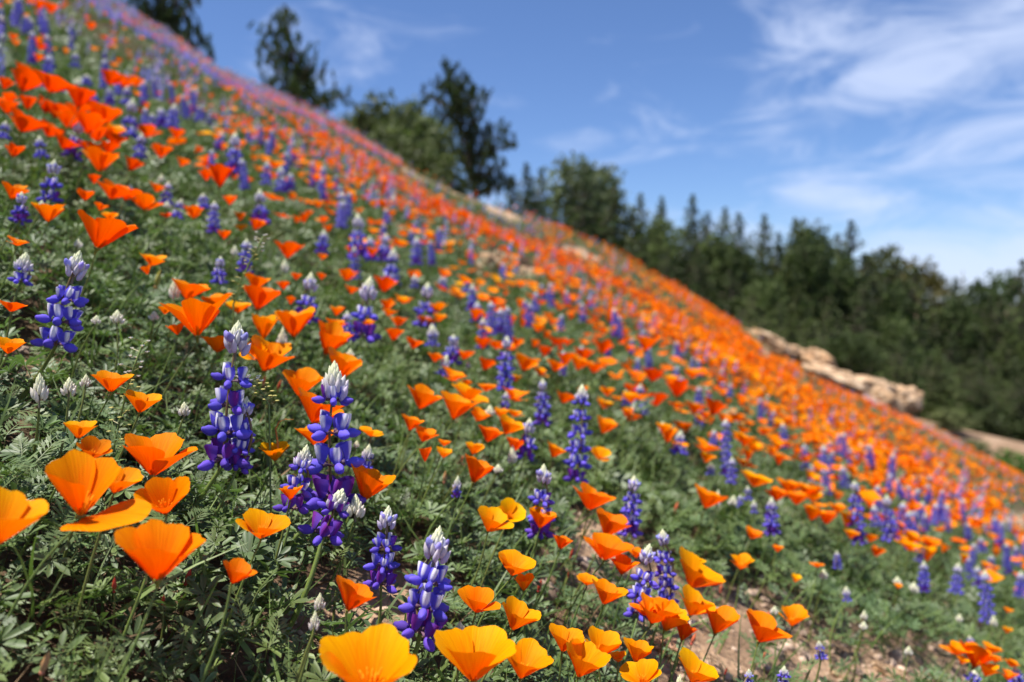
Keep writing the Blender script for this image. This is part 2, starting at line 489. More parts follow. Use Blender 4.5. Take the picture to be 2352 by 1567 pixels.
# ------------------------------------------------------------------ lupine geometry (floret of unit length along +x)
BLUE = (0.115, 0.092, 0.60); BLUE2 = (0.170, 0.130, 0.72); PURP = (0.16, 0.06, 0.46); WHITE = (0.92, 0.90, 0.95)
MAG = (0.20, 0.03, 0.30); CREAM = (0.84, 0.84, 0.60); BUDP = (0.80, 0.70, 0.68)
def mixc(a, b, k): return tuple(a[i] * (1 - k) + b[i] * k for i in range(3))
def wings_T(col=BLUE2, lo=False, pale=False):
    t = T()
    def cf(x, y, z):
        c = mixc(col, BLUE, 0.5 * max(0, -z))
        if pale: c = mixc(c, WHITE, 0.55 * (0.5 - 0.5 * x))
        return c
    nu, nv = (5, 3) if lo else (10, 7)
    v, f, c = ellipsoid(0, 0, 0, 0.31, 0.15, 0.19, nu, nv, colf=cf, point=0.22)
    v = [(p[0] + 0.68, p[1] * (1 + 0.25 * max(0, -p[2]) / 0.25), p[2] + 0.16 * (p[0]) ** 2 - 0.07 * (p[0] + 0.3) - 0.07 - (0.03 if abs(p[1]) < 0.04 and p[2] > 0.1 else 0)) for p in v]
    t.add(v, f, c)
    if not lo:
        # pedicel and calyx
        v, f = tube([(0, 0, -0.05), (0.14, 0, -0.01), (0.26, 0, 0.0), (0.36, 0, 0.0)], [0.03, 0.035, 0.075, 0.10], 5)
        t.add(v, f, (0.20, 0.12, 0.17))
    return t
def banner_T(kind='fresh', lo=False):
    t = T(); v, c, f = [], [], []
    nu, nv = (5, 3) if lo else (9, 7)
    for j in range(nv):
        s = j / (nv - 1)
        for i in range(nu):
            q = -1 + 2 * i / (nu - 1)
            wdt = 0.34 * math.sin(math.pi * (0.10 + 0.60 * s)) ** 0.8
            y = q * wdt * (1 - 0.30 * abs(q))
            x = 0.50 + 0.30 * s - 0.40 * abs(q) ** 1.3 * (0.3 + 0.7 * s) - 0.10 * s * s
            z = 0.04 + 0.56 * s * (1 - 0.30 * q * q) + 0.11 * abs(q) * s
            v.append((x, y, z))
            if kind == 'fresh': col = mixc(BLUE, WHITE, 0.96 * max(0.0, min(1, (0.50 - abs(q)) * 5)) * min(1, max(0, (s - 0.12) * 4)))
            elif kind == 'old': col = mixc(PURP, MAG, max(0.0, min(1, (0.55 - abs(q)) * 4)))
            else: col = mixc(WHITE, BLUE2, 0.45 * abs(q))
            c.append(col)
    for j in range(nv - 1):
        for i in range(nu - 1):
            a = j * nu + i
            f.append((a, a + 1, a + 1 + nu, a + nu))
    t.add(v, f, c)
    return t
def bud_T(c0, c1, lo=False):
    t = T()
    nu, nv = (4, 3) if lo else (6, 5)
    def cf(x, y, z): return mixc(c0, c1, 0.5 + 0.5 * x if x > -0.2 else 0.4)
    v, f, c = ellipsoid(0.5, 0, 0, 0.5, 0.19, 0.21, nu, nv, colf=cf, point=0.75)
    t.add(v, f, c)
    return t
def yrot(a): return Matrix.Rotation(-a, 4, 'Y')
def tip_T(lo=False, blue=0.3, n=30):
    """closed buds overlapping up the axis, unit height, half-width about 0.33"""
    t = T(); r_ = random.Random(5)
    n = 9 if lo else n
    for k in range(n):
        s = (k / (n - 1)) ** 0.85
        a = k * 2.399
        el = 0.98 + 0.58 * s
        rr = 0.20 * (1 - s) ** 0.8
        ln = (0.42 if not lo else 0.5) * (1 - 0.38 * s) * r_.uniform(0.9, 1.1)
        base = mixc(CREAM, BLUE2, blue * (1 - s) ** 1.5 * 1.2)
        tipc = mixc(mixc(BUDP, (0.42, 0.36, 0.72), blue * 0.35), (0.86, 0.88, 0.58), min(1, s * 1.3))
        b = bud_T(mixc(base, WHITE, 0.4 * (1 - s)), tipc, lo)
        m = Matrix.Rotation(a, 4, 'Z') @ Matrix.Translation((rr, 0, 0.02 + 0.66 * s)) @ yrot(el) @ Matrix.Diagonal((ln, ln * 1.25, ln * 1.25, 1))
        t.merge(b, m)
    v, f = tube([(0, 0, -0.12), (0, 0, 0.4), (0, 0, 0.75)], [0.05, 0.05, 0.02], 5)
    t.add(v, f, (0.25, 0.22, 0.16))
    return t
FLORET = {}
for kd in ('fresh', 'old', 'young'):
    wt_ = wings_T(BLUE2 if kd == 'fresh' else ((0.15, 0.085, 0.55) if kd == 'old' else (0.30, 0.28, 0.72)), pale=(kd == 'young'))
    bt = banner_T(kd)
    both = T(); both.merge(wt_); both.merge(bt)
    FLORET[kd] = (wt_.mesh('floret', M['lupine']), bt.mesh('banner', M['lupine']), both.mesh('floret', M['lupine']))
TIP = tip_T(blue=0.75).mesh('bud_tip', M['lupine'])
TIP_G = tip_T(blue=0.0).mesh('bud_tip', M['lupine'])
def whorl_T(kind, n=6, seed=0, lo=True):
    t = T(); r_ = random.Random(seed)
    wg = wings_T(BLUE2 if kind != 'old' else (0.15, 0.085, 0.55), lo=lo, pale=(kind == 'young')); bn = banner_T(kind, lo=lo)
    for k in range(n):
        a = 2 * math.pi * (k + r_.uniform(-0.2, 0.2)) / n
        m = Matrix.Rotation(a, 4, 'Z') @ yrot(r_.uniform(0.0, 0.35)) @ Matrix.Diagonal((1, 1, 1, 1))
        t.merge(wg, m); t.merge(bn, m)
    return t
WHORL = {(kd, s): whorl_T(kd, 6, s).mesh('floret_whorl', M['lupine']) for kd in ('fresh', 'old', 'young') for s in range(2)}

# ------------------------------------------------------------------ leaves
def palmate_T(nl=8, lo=False, petiole=True, seed=0):
    r_ = random.Random(seed)
    t = T()
    for k in range(nl):
        a = 2 * math.pi * (k + r_.uniform(-0.12, 0.12)) / nl
        ln = r_.uniform(0.80, 1.0) * (0.9 if k % 2 else 1)
        wd = 0.118 * r_.uniform(0.9, 1.15)
        up = r_.uniform(0.18, 0.62)
        ca, sa = math.cos(a), math.sin(a)
        def P(s, q, fold=0.5):
            r0 = s * ln * math.cos(up * (1 - 0.5 * s)); z = s * ln * math.sin(up) - 0.10 * s * s
            y = q * wd
            z += abs(q) * wd * fold
            return (r0 * ca - y * sa, r0 * sa + y * ca, z)
        if lo:
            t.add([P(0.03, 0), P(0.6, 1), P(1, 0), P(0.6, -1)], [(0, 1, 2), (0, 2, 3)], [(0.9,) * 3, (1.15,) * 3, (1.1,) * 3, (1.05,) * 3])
        else:
            v = [P(0.03, 0), P(0.42, 0.8), P(0.42, 0), P(0.42, -0.8), P(0.78, 0.95), P(0.78, 0), P(0.78, -0.95), P(1, 0, 0)]
            f = [(0, 1, 2), (0, 2, 3), (1, 4, 5, 2), (2, 5, 6, 3), (4, 7, 5), (5, 7, 6)]
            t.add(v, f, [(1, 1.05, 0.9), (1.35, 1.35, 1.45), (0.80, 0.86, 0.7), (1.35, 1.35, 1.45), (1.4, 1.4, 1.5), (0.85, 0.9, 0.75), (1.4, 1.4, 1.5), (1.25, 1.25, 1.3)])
    if petiole:
        t.add([(0.022, 0, 0), (-0.015, 0.02, 0), (-0.015, -0.02, 0), (0.05, 0.03, -1.5)], [(0, 1, 3), (1, 2, 3), (2, 0, 3)], (1.3, 1.1, 0.8))
    return t
def fern_T(lo=False, seed=0, lobes=6):
    """dissected poppy leaf lying along +x"""
    r_ = random.Random(seed); t = T()
    def blade(p, a, l, wd, el):
        ca, sa = math.cos(a), math.sin(a)
        def Q(s, q, z=0): return (p[0] + s * l * ca - q * wd * sa, p[1] + s * l * sa + q * wd * ca, p[2] + s * l * el + z)
        if lo: t.add([Q(0, 0), Q(0.6, 1), Q(1, 0), Q(0.6, -1)], [(0, 1, 2, 3)], (1, 1, 1))
        else:
            t.add([Q(0, 0), Q(0.35, 0.5), Q(0.75, 1.3), Q(0.7, 0.5), Q(1.0, 0.0), Q(0.7, -0.5), Q(0.75, -1.3), Q(0.35, -0.5)],
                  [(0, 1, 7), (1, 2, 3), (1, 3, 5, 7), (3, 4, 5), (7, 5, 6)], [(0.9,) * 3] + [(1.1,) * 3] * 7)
    n = 3 if lo else lobes
    pts = []
    for k in range(n + 1):
        s = k / n
        pts.append((s * 0.9, 0.05 * math.sin(s * 3 + seed), 0.35 * s - 0.25 * s * s))
    for k in range(n):
        p = pts[k + 1]; l = 0.36 * math.sin(math.pi * (0.25 + 0.6 * (k + 1) / n))
        for sgn in (-1, 1):
            blade(p, sgn * r_.uniform(0.75, 1.05), l * r_.uniform(0.8, 1.15), 0.038 if not lo else 0.09, r_.uniform(-0.1, 0.45))
    blade(pts[-1], 0, 0.22, 0.07, 0.1)
    if not lo:
        for k in range(n):
            a, b = pts[k], pts[k + 1]
            t.add([(a[0], a[1] - 0.012, a[2]), (a[0], a[1] + 0.012, a[2]), (b[0], b[1] + 0.01, b[2]), (b[0], b[1] - 0.01, b[2])], [(0, 1, 2, 3)], (1.2, 1.1, 0.9))
    return t
def blade_T():
    t = T(); v, f = [], []
    for k in range(4):
        s = k / 3; wd = 0.022 * (1 - s) + 0.001
        v += [(0.32 * s * s, -wd, s), (0.32 * s * s, wd, s)]
    for k in range(3): f.append((2 * k, 2 * k + 1, 2 * k + 3, 2 * k + 2))
    t.add(v, f, (1, 1, 1))
    return t
LEAF = [palmate_T(nl, False, False, s) for nl, s in ((8, 1), (7, 2), (9, 3))]
LEAF_ME = [l.mesh('leaf', M['leaf']) for l in LEAF]

# ------------------------------------------------------------------ terrain
def terrain():
    ys = np.concatenate([np.linspace(-3, 0.2, 14), np.linspace(0.25, 4, 90), np.geomspace(4.05, 80, 115), np.geomspace(84, 3000, 18)])
    k = np.linspace(-1, 1, 261)
    xs = np.sinh(k * 8.0) / np.sinh(8.0) * 2500
    k2 = np.linspace(-1, 1, 201)
    X, Y = np.meshgrid(np.concatenate([np.linspace(-3, 5, 150), np.geomspace(5.1, 60, 85), -np.geomspace(3.1, 60, 85), np.geomspace(62, 3000, 14), -np.geomspace(62, 3000, 14)]), ys)
    X = np.sort(X, axis=1)
    Z = ground(X, Y)
    ny, nx = X.shape
    V = np.stack([X, Y, Z], -1).reshape(-1, 3)
    a = (np.arange(ny - 1)[:, None] * nx + np.arange(nx - 1)[None]).ravel()
    Fc = np.concatenate([np.c_[a, a + 1, a + 1 + nx], np.c_[a, a + 1 + nx, a + nx]])
    qx, qy, qt = project(V)
    # soil colour darkened for shade under the plants, paler sand where it is bare
    kb = np.where((V[:, 1] > 0.3) & (V[:, 1] < 16), bare(qx, qy), np.where(V[:, 1] > 16, 0.55, 0.0))[:, None]
    cv = np.array([0.24, 0.22, 0.20]) * (1 - kb) + np.array([1.08, 1.05, 1.02]) * kb
    o = big_mesh('hillside', V, Fc, cv, M['ground'], smooth=True)
    o['kind'] = 'structure'

# ------------------------------------------------------------------ ground cover
BARE = [(1375, 1250, 75, 55), (1335, 1215, 35, 30), (1560, 1500, 75, 50), (1650, 1545, 90, 40), (2050, 1555, 150, 26), (1880, 1550, 120, 26),
        (1690, 1400, 95, 26), (1800, 1470, 80, 25), (870, 1350, 75, 60), (915, 1390, 50, 40), (725, 1405, 60, 32), (45, 810, 45, 45), (60, 985, 30, 40), (2200, 1560, 80, 20),
        (1125, 618, 40, 20), (1205, 640, 30, 18), (1800, 808, 60, 18), (1900, 862, 70, 20), (2000, 895, 60, 18), (2085, 935, 40, 26), (2340, 1195, 45, 16),
        (1320, 575, 30, 7), (1035, 555, 28, 10), (1500, 1330, 60, 40), (90, 600, 40, 20), (1600, 1460, 240, 120, 0.6), (1960, 1500, 360, 80, 0.55), (1340, 1310, 150, 120, 0.45), (720, 1480, 200, 90, 0.35), (1900, 1400, 300, 90, 0.3)]
STRIP = [((930, 388), (1190, 506), 10), ((1300, 570), (1375, 598), 6)]
def bare(px, py):
    k = np.zeros(np.shape(px))
    for cx, cy, rx, ry, *st in BARE:
        d = np.sqrt(((px - cx) / rx) ** 2 + ((py - cy) / ry) ** 2)
        k = np.maximum(k, (1 - sm(0.7, 1.25, d)) * (st[0] if st else 1))
    for (x0, y0), (x1, y1), wd in STRIP:
        L2 = (x1 - x0) ** 2 + (y1 - y0) ** 2
        s = np.clip(((px - x0) * (x1 - x0) + (py - y0) * (y1 - y0)) / L2, 0, 1)
        d = np.hypot(px - x0 - s * (x1 - x0), py - y0 - s * (y1 - y0)) / wd
        k = np.maximum(k, 1 - sm(0.7, 1.3, d))
    return k
def bare_h(px, py, t, H):
    k = bare(px, py)
    for f_ in (0.4, 0.85): k = np.maximum(k, bare(px, py - H * F / t * f_))
    return k
terrain()
def sample_ground(n_per_m2, y0, y1, umax=0.80, keep_out=260):
    A = umax * (y1 ** 2 - y0 ** 2)
    n = int(A * n_per_m2)
    y = np.sqrt(rng.uniform(y0 ** 2, y1 ** 2, n)); x = rng.uniform(-umax, umax, n) * y
    z = ground(x, y)
    px, py, t = project(np.c_[x, y, z])
    ok = (px > -keep_out) & (px < 2352 + keep_out) & (py < 1567 + keep_out) & (py > -150)
    b = bare_h(px, py, t, 0.05)
    ok &= rng.random(n) > b * 0.95
    return x[ok], y[ok], z[ok], px[ok], py[ok], t[ok]
def canopy(x, y):
    return 0.022 + 0.055 * vnoise(x, y, 0.16, 5) * (0.4 + 0.9 * vnoise(x, y, 0.6, 6))
def leaf_cm(x, y, lo=0.75, hi=1.25):
    n = len(x)
    b = rng.uniform(lo, hi, n)[:, None] * np.array([1, 1, 1])
    warm = (rng.random(n) * 0.5 + vnoise(x, y, 0.25, 8) * 0.5)[:, None]
    tint = np.array([0.85, 1.0, 1.05]) * (1 - warm) + np.array([1.35, 1.2, 0.75]) * warm
    return b * tint
def cover(name, tmpls, dens, y0, y1, size, tilt, hmul, label=None, weight=None, mat='leaf_stuff', cm=None, hmin=0.0, umax=0.80):
    x, y, z, px, py, t = sample_ground(dens, y0, y1, umax)
    if weight is not None:
        k = rng.random(len(x)) < weight(px, py, x, y)
        x, y, z, px, py = x[k], y[k], z[k], px[k], py[k]
    h = canopy(x, y) * hmul
    z = z + hmin + h * np.sqrt(rng.random(len(x)))
    n = len(x)
    tx, ty = rng.normal(0.12, tilt, n), rng.normal(-0.12, tilt, n)
    Rm = rots(rng.uniform(0, 6.283, n), tx, ty)
    S = rng.uniform(size[0], size[1], n)
    cmv = leaf_cm(x, y) if cm is None else cm(n)
    idx = rng.integers(0, len(tmpls), n)
    parts = [scatter(tm, np.c_[x, y, z][idx == k], Rm[idx == k], S[idx == k], cmv[idx == k]) for k, tm in enumerate(tmpls)]
    V, Fc, Cc = join_parts(parts)
    o = big_mesh(name, V, Fc, Cc, M[mat])
    o['kind'] = 'stuff'
    if label: o['label'] = label
    print(name, n, 'tris', len(Fc))
    return o
left_low = lambda px, py, x, y: np.clip(1.15 - px / 900.0, 0.25, 1) * np.clip((py - 500) / 500.0, 0.3, 1)
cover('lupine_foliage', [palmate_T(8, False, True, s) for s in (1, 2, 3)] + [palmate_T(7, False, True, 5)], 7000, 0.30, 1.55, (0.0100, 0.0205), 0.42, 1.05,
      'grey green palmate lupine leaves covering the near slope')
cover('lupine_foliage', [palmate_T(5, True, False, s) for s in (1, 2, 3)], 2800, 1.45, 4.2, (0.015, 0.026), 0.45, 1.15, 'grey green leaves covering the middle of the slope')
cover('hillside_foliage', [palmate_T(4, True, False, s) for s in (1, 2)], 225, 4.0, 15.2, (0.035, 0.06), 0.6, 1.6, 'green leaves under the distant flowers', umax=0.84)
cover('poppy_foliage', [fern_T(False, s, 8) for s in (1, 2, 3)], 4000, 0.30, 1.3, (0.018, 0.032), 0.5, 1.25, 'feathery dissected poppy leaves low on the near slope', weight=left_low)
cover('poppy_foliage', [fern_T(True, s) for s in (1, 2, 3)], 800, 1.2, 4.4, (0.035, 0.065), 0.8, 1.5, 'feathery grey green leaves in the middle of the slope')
cover('grass', [blade_T()], 2600, 0.30, 3.4, (0.03, 0.085), 0.55, 0.7, 'thin grass blades among the leaves', cm=lambda n: rng.uniform(0.9, 1.7, (n, 1)) * np.array([1.2, 1.2, 0.8]))
cover('dry_litter', [blade_T()], 1300, 0.30, 3.0, (0.02, 0.06), 2.2, 0.25, 'dry straw and dead stalks lying on the soil', mat='straw',
      cm=lambda n: rng.uniform(0.35, 1.5, (n, 1)) * np.array([1.0, 0.95, 0.9]))
def pebbles():
    t = T(); v, f, c = ellipsoid(0, 0, 0, 1, 0.8, 0.6, 6, 4)
    v = [(p[0] * (1 + 0.2 * math.sin(i * 2.1)), p[1] * (1 + 0.2 * math.sin(i * 3.7)), p[2]) for i, p in enumerate(v)]
    t.add(v, f, c)
    n = 17000
    y = np.sqrt(rng.uniform(0.1, 3.2 ** 2, n)); x = rng.uniform(-0.8, 0.8, n) * y
    z = ground(x, y); px, py, tt = project(np.c_[x, y, z])
    k = (bare(px, py) > 0.15) | (rng.random(n) < 0.06)
    x, y, z = x[k], y[k], z[k]; n = len(x)
    S = np.exp(rng.normal(math.log(0.0035), 0.55, n))
    g = rng.uniform(0.5, 1.25, (n, 1)) * np.array([1.0, 0.93, 0.88])
    V, Fc, Cc = scatter(t, np.c_[x, y, z + S * 0.2], rots(rng.uniform(0, 6.28, n), rng.normal(0, .3, n), rng.normal(0, .3, n)), S, g)
    m, w = new_mat('pebble')
    a = w.n('ShaderNodeAttribute', attribute_name='col').outputs[0]
    nz = w.n('ShaderNodeTexNoise', ins={'Scale': 300.0, 'Detail': 4.0})
    c2 = w.mix(1.0, w.ramp(nz.outputs[0], [(0.3, (0.34, 0.24, 0.17)), (0.7, (0.62, 0.50, 0.40))]), a, 'MULTIPLY')
    out(w, w.n('ShaderNodeBsdfPrincipled', ins={'Base Color': c2, 'Roughness': 0.9}).outputs[0])
    o = big_mesh('gravel', V, Fc, Cc, m, smooth=False); o['kind'] = 'stuff'; o['label'] = 'loose gravel and pebbles on the bare soil patches'
pebbles()

# ------------------------------------------------------------------ things
def thing(name, label, cat, loc=(0, 0, 0), group=None):
    o = bpy.data.objects.new(name, None); C.objects.link(o)
    o.location = loc; o.empty_display_size = 0.01
    o['label'] = label; o['category'] = cat
    if group: o['group'] = group
    return o

# rocks -------------------------------------------------------------
def rock_mesh(seed, blocky=0.5, sub=4):
    import bmesh
    from mathutils import noise
    bm = bmesh.new(); bmesh.ops.create_icosphere(bm, subdivisions=sub, radius=1)
    off = Vector((seed * 7.1, seed * 3.3, seed))
    for v in bm.verts:
        p = v.co.copy()
        d = 1 + 0.38 * noise.noise(p * 1.1 + off) + 0.20 * noise.noise(p * 2.6 + off) + 0.10 * noise.noise(p * 5 + off) + 0.05 * noise.noise(p * 12 + off)
        m = max(abs(p.x), abs(p.y), abs(p.z))
        d *= (1 - blocky) + blocky / m * 0.8
        ly = 0.045 * math.sin(p.z * 14 + 3 * noise.noise(p * 1.5 + off))
        v.co = p * (d + ly)
    me = bpy.data.meshes.new('rock'); bm.to_mesh(me); bm.free()
    me.materials.append(M['stone'])
    me.polygons.foreach_set('use_smooth', [sub > 2] * len(me.polygons))
    return me
ROCKM = [rock_mesh(s, b) for s, b in ((1, 0.5), (2, 0.25), (3, 0.7), (4, 0.4))]
ROCKS = [ # px, py (visible middle), width px, height px, roll, mesh, label
    (1662, 762, 34, 18, 0, 1, 'small pale stone poking out of the flowers uphill of the ridge outcrop'),
    (1768, 790, 120, 44, 28, 2, 'long low sandstone slab at the uphill end of the ridge outcrop'),
    (1820, 806, 44, 26, 20, 0, 'small pale stone on the low sandstone slab'),
    (1885, 838, 118, 50, 40, 3, 'pale slanting sandstone slab in the middle of the ridge outcrop'),
    (1925, 880, 150, 56, 22, 1, 'flat tan sandstone ledge below the slanting slab'),
    (1990, 890, 120, 52, 5, 2, 'rounded sandstone boulder crowning the ridge outcrop'),
    (2043, 896, 40, 32, 30, 0, 'dark tan knob jutting from the crowning boulder'),
    (2030, 925, 96, 52, 35, 3, 'cracked sandstone block under the crowning boulder'),
    (2083, 925, 70, 74, 48, 1, 'white rounded boulder at the downhill end of the ridge outcrop'),
    (1122, 608, 80, 50, 25, 3, 'tan sandstone rock among the mid slope flowers, uphill of the dark hollow'),
    (1160, 598, 60, 30, 30, 0, 'sandstone lip arching over the dark hollow'),
    (1214, 640, 56, 46, 45, 1, 'tan sandstone rock just downhill of the dark hollow'),
    (1190, 655, 50, 30, 20, 2, 'low sandstone rock below the dark hollow'),
    (1545, 1497, 90, 42, 25, 2, 'flat pinkish stone on bare soil under the long bright poppies'),
    (1500, 1478, 44, 30, 10, 0, 'small pinkish stone beside the flat one'),
    (1628, 1540, 80, 44, 20, 3, 'broad pale stone at the bottom of the slope by the yellow poppies'),
    (1632, 1517, 60, 20, 32, 1, 'thin pale stone leaning above the broad one'),
    (2050, 1550, 90, 24, 24, 0, 'long white stone on the bare soil at the bottom edge'),
    (1922, 1550, 26, 18, 10, 1, 'small cream pebble uphill of the long white stone'),
    (1940, 1562, 30, 18, 20, 2, 'reddish cream pebble touching the bottom edge'),
    (1308, 1292, 34, 22, 5, 3, 'white stone beside the poppies on the bare soil patch'),
    (1378, 1250, 40, 18, 15, 1, 'pale flat stone in the middle of the bare soil patch'),
    (1338, 1228, 46, 14, -12, 2, 'pale sliver of stone at the top of the bare soil patch'),
    (1515, 1445, 26, 18, 0, 0, 'round tan pebble under the drooping poppy'),
]
for px, py, wpx, hpx, roll, mi, lab in ROCKS:
    H = 0.0
    t = hit(px, py + hpx * 0.42) or CREST - 0.4
    t = min(t, CREST - 0.3) if py < 1000 else t
    P = Vector(ray(px, py) * t)
    r = wpx * t / F / 2 / 1.02; rz = hpx * t / F / 2 / 1.02
    g = thing('rock', lab, 'rock', P - Vector((0, 0, rz)))
    me = ROCKM[mi]
    o = link('rock_body', me, g, Matrix.Translation((0, r * 0.25, rz)) @ Matrix.Rotation(R(roll), 4, 'Y') @ Matrix.Rotation(mi * 1.3, 4, 'Z').to_3x3().to_4x4() @ Matrix.Diagonal((1, 1, 1, 1)))
    o.scale = (1, 1, 1)
    o.matrix_local = Matrix.Translation((0, r * 0.25, rz)) @ Matrix.Rotation(R(roll), 4, 'Y') @ Matrix.Diagonal((r, r * 0.75, rz, 1)) @ Matrix.Rotation(mi * 1.3, 4, 'Z')
    o.color = (1, 1, 1, 1) if 'pink' not in lab else (1.05, 0.86, 0.84, 1)
    if 'white' in lab or 'pale' in lab: o.color = (1.06, 1.03, 1.0, 1)
# dark hollow between the rocks: a recessed rock mouth
tp = hit(1172, 640)

# trees -------------------------------------------------------------
def quadclump(t, c, r, n, r_, ln, wd, col, up=0.3):
    """n small leaf-shaped faces through a ball of radius r"""
    for _ in range(n):
        d = Vector((r_.gauss(0, 1), r_.gauss(0, 1), r_.gauss(0, 1) + up)).normalized()
        p = Vector(c) + d * r * r_.uniform(0.15, 1.0)
        a = (d + Vector((r_.gauss(0, .5), r_.gauss(0, .5), r_.gauss(0, .5)))).normalized()
        b = a.cross(Vector((r_.gauss(0, 1), r_.gauss(0, 1), r_.gauss(0, 1)))).normalized()
        l, w_ = ln * r_.uniform(0.6, 1.2), wd * r_.uniform(0.7, 1.2)
        k = r_.uniform(0.75, 1.3)
        t.add([p, p + a * l * 0.5 + b * w_, p + a * l, p + a * l * 0.5 - b * w_], [(0, 1, 2, 3)], tuple(x * k for x in col))
def conifer(seed, R0=0.24, n_lev=17, dens=8, power=0.85, low=0.1, ragged=0.35):
    r_ = random.Random(seed); t = T(); tb = T()
    v, f = tube([(0, 0, -0.05), (0.01, 0, 0.4), (0, 0.005, 0.97)], [0.022, 0.014, 0.003], 7); tb.add(v, f)
    for k in range(n_lev):
        s = k / (n_lev - 1)
        z0 = low + (0.96 - low) * s
        rad = R0 * (1 - s) ** power * r_.uniform(0.8, 1.15) + 0.006
        nb = int(5 + 4 * (1 - s))
        for b in range(nb):
            a = 6.283 * (b + r_.random()) / nb
            rr = rad * r_.uniform(1 - ragged, 1.12)
            tip = Vector((math.cos(a) * rr, math.sin(a) * rr, z0 + rr * r_.uniform(-0.15, 0.40)))
            root = Vector((0, 0, z0 - 0.02))
            v, f = tube([root, tip], [0.005, 0.0015], 3); tb.add(v, f)
            m = max(2, int(rr / 0.065))
            for q in range(m):
                c = root.lerp(tip, 0.12 + 0.88 * (q + 0.6) / m)
                g = r_.uniform(0.7, 1.35)
                quadclump(t, c, 0.052 * (1 - 0.78 * s), int(dens * (1 - 0.35 * s)), r_, 0.055 * (1 - 0.62 * s), 0.018 * (1 - 0.5 * s), (g, g * r_.uniform(0.9, 1.1), g * 0.9))
    return t.mesh('crown', M['needles'], smooth=False), tb.mesh('trunk', M['bark'])
def roundtree(seed, sx=0.34, open_=0.08, nl=15, dens=11):
    r_ = random.Random(seed); t = T(); tb = T()
    v, f = tube([(0, 0, -0.05), (0.01, 0, 0.3), (0.02, 0.01, 0.6)], [0.03, 0.02, 0.01], 7); tb.add(v, f)
    lobes = [(Vector((0, 0, 0.72)), 0.25)]
    for k in range(nl):
        a = k * 2.4; s = (k + 0.5) / nl
        lobes.append((Vector((math.cos(a) * sx * r_.uniform(0.4, 0.95) * math.sin(2.6 * s + 0.3), math.sin(a) * sx * r_.uniform(0.4, 0.9) * math.sin(2.6 * s + 0.3), 0.16 + 0.70 * s)), r_.uniform(0.09, 0.18)))
    for c, rr in lobes:
        v, f = tube([(0.01, 0, max(0.1, c.z - 0.25)), c], [0.010, 0.003], 4); tb.add(v, f)
        n = int(26 * (rr / 0.14) ** 2)
        for _ in range(n):
            d = Vector((r_.gauss(0, 1), r_.gauss(0, 1), r_.gauss(0, 1))).normalized()
            g = r_.uniform(0.7, 1.35)
            if r_.random() < open_: continue
            quadclump(t, c + d * rr * r_.uniform(0.55, 1.08), 0.045, dens, r_, 0.040, 0.017, (g, g, g * 0.95))
    return t.mesh('crown', M['needles'], smooth=False), tb.mesh('trunk', M['bark'])
CONS = [conifer(1, 0.38, 19, 8, 0.82), conifer(2, 0.34, 19, 8, 0.88), conifer(3, 0.44, 17, 8, 0.8, 0.05), conifer(4, 0.28, 20, 8, 0.85, 0.08, 0.5), conifer(5, 0.42, 18, 8, 0.78, 0.06, 0.5)]
RNDS = [roundtree(11), roundtree(12, 0.40), roundtree(13, 0.28, 0.30)]
BARET = [conifer(21, 0.13, 12, 1, 0.7, 0.2, 0.6)]
def put_tree(x_px, ytop, t, w_px, meshes, yaw, label, col=(1, 1, 1), name='conifer_tree', group='trees of the forest behind the hill', hmin=None, cat='tree'):
    P = ray(x_px, ytop) * t
    gz = float(ground(P[0], P[1]))
    h = P[2] - gz
    if hmin: h = max(h, hmin)
    w_px *= 1.35
    e = thing(name, label, cat, (P[0], P[1], gz - 0.1), group)
    h += 0.1
    wd = w_px * t / F / 2 if w_px else None
    cr, tr = meshes
    rad = max(abs(c) for v in cr.vertices for c in v.co[:2]) if cr.name not in RADC else RADC[cr.name]
    RADC[cr.name] = rad
    sx = (wd / rad) if wd else h
    sx = max(sx, h * (0.98 if name == 'conifer_tree' else 0.72))
    if name == 'bare_tree': sx = wd / rad
    m = Matrix.Rotation(yaw, 4, 'Z') @ Matrix.Diagonal((sx, sx, h, 1))
    o = link('trunk', tr, e, m)
    o = link('crown', cr, e, m); o.color = (*col, 1)
    return e
RADC = {}
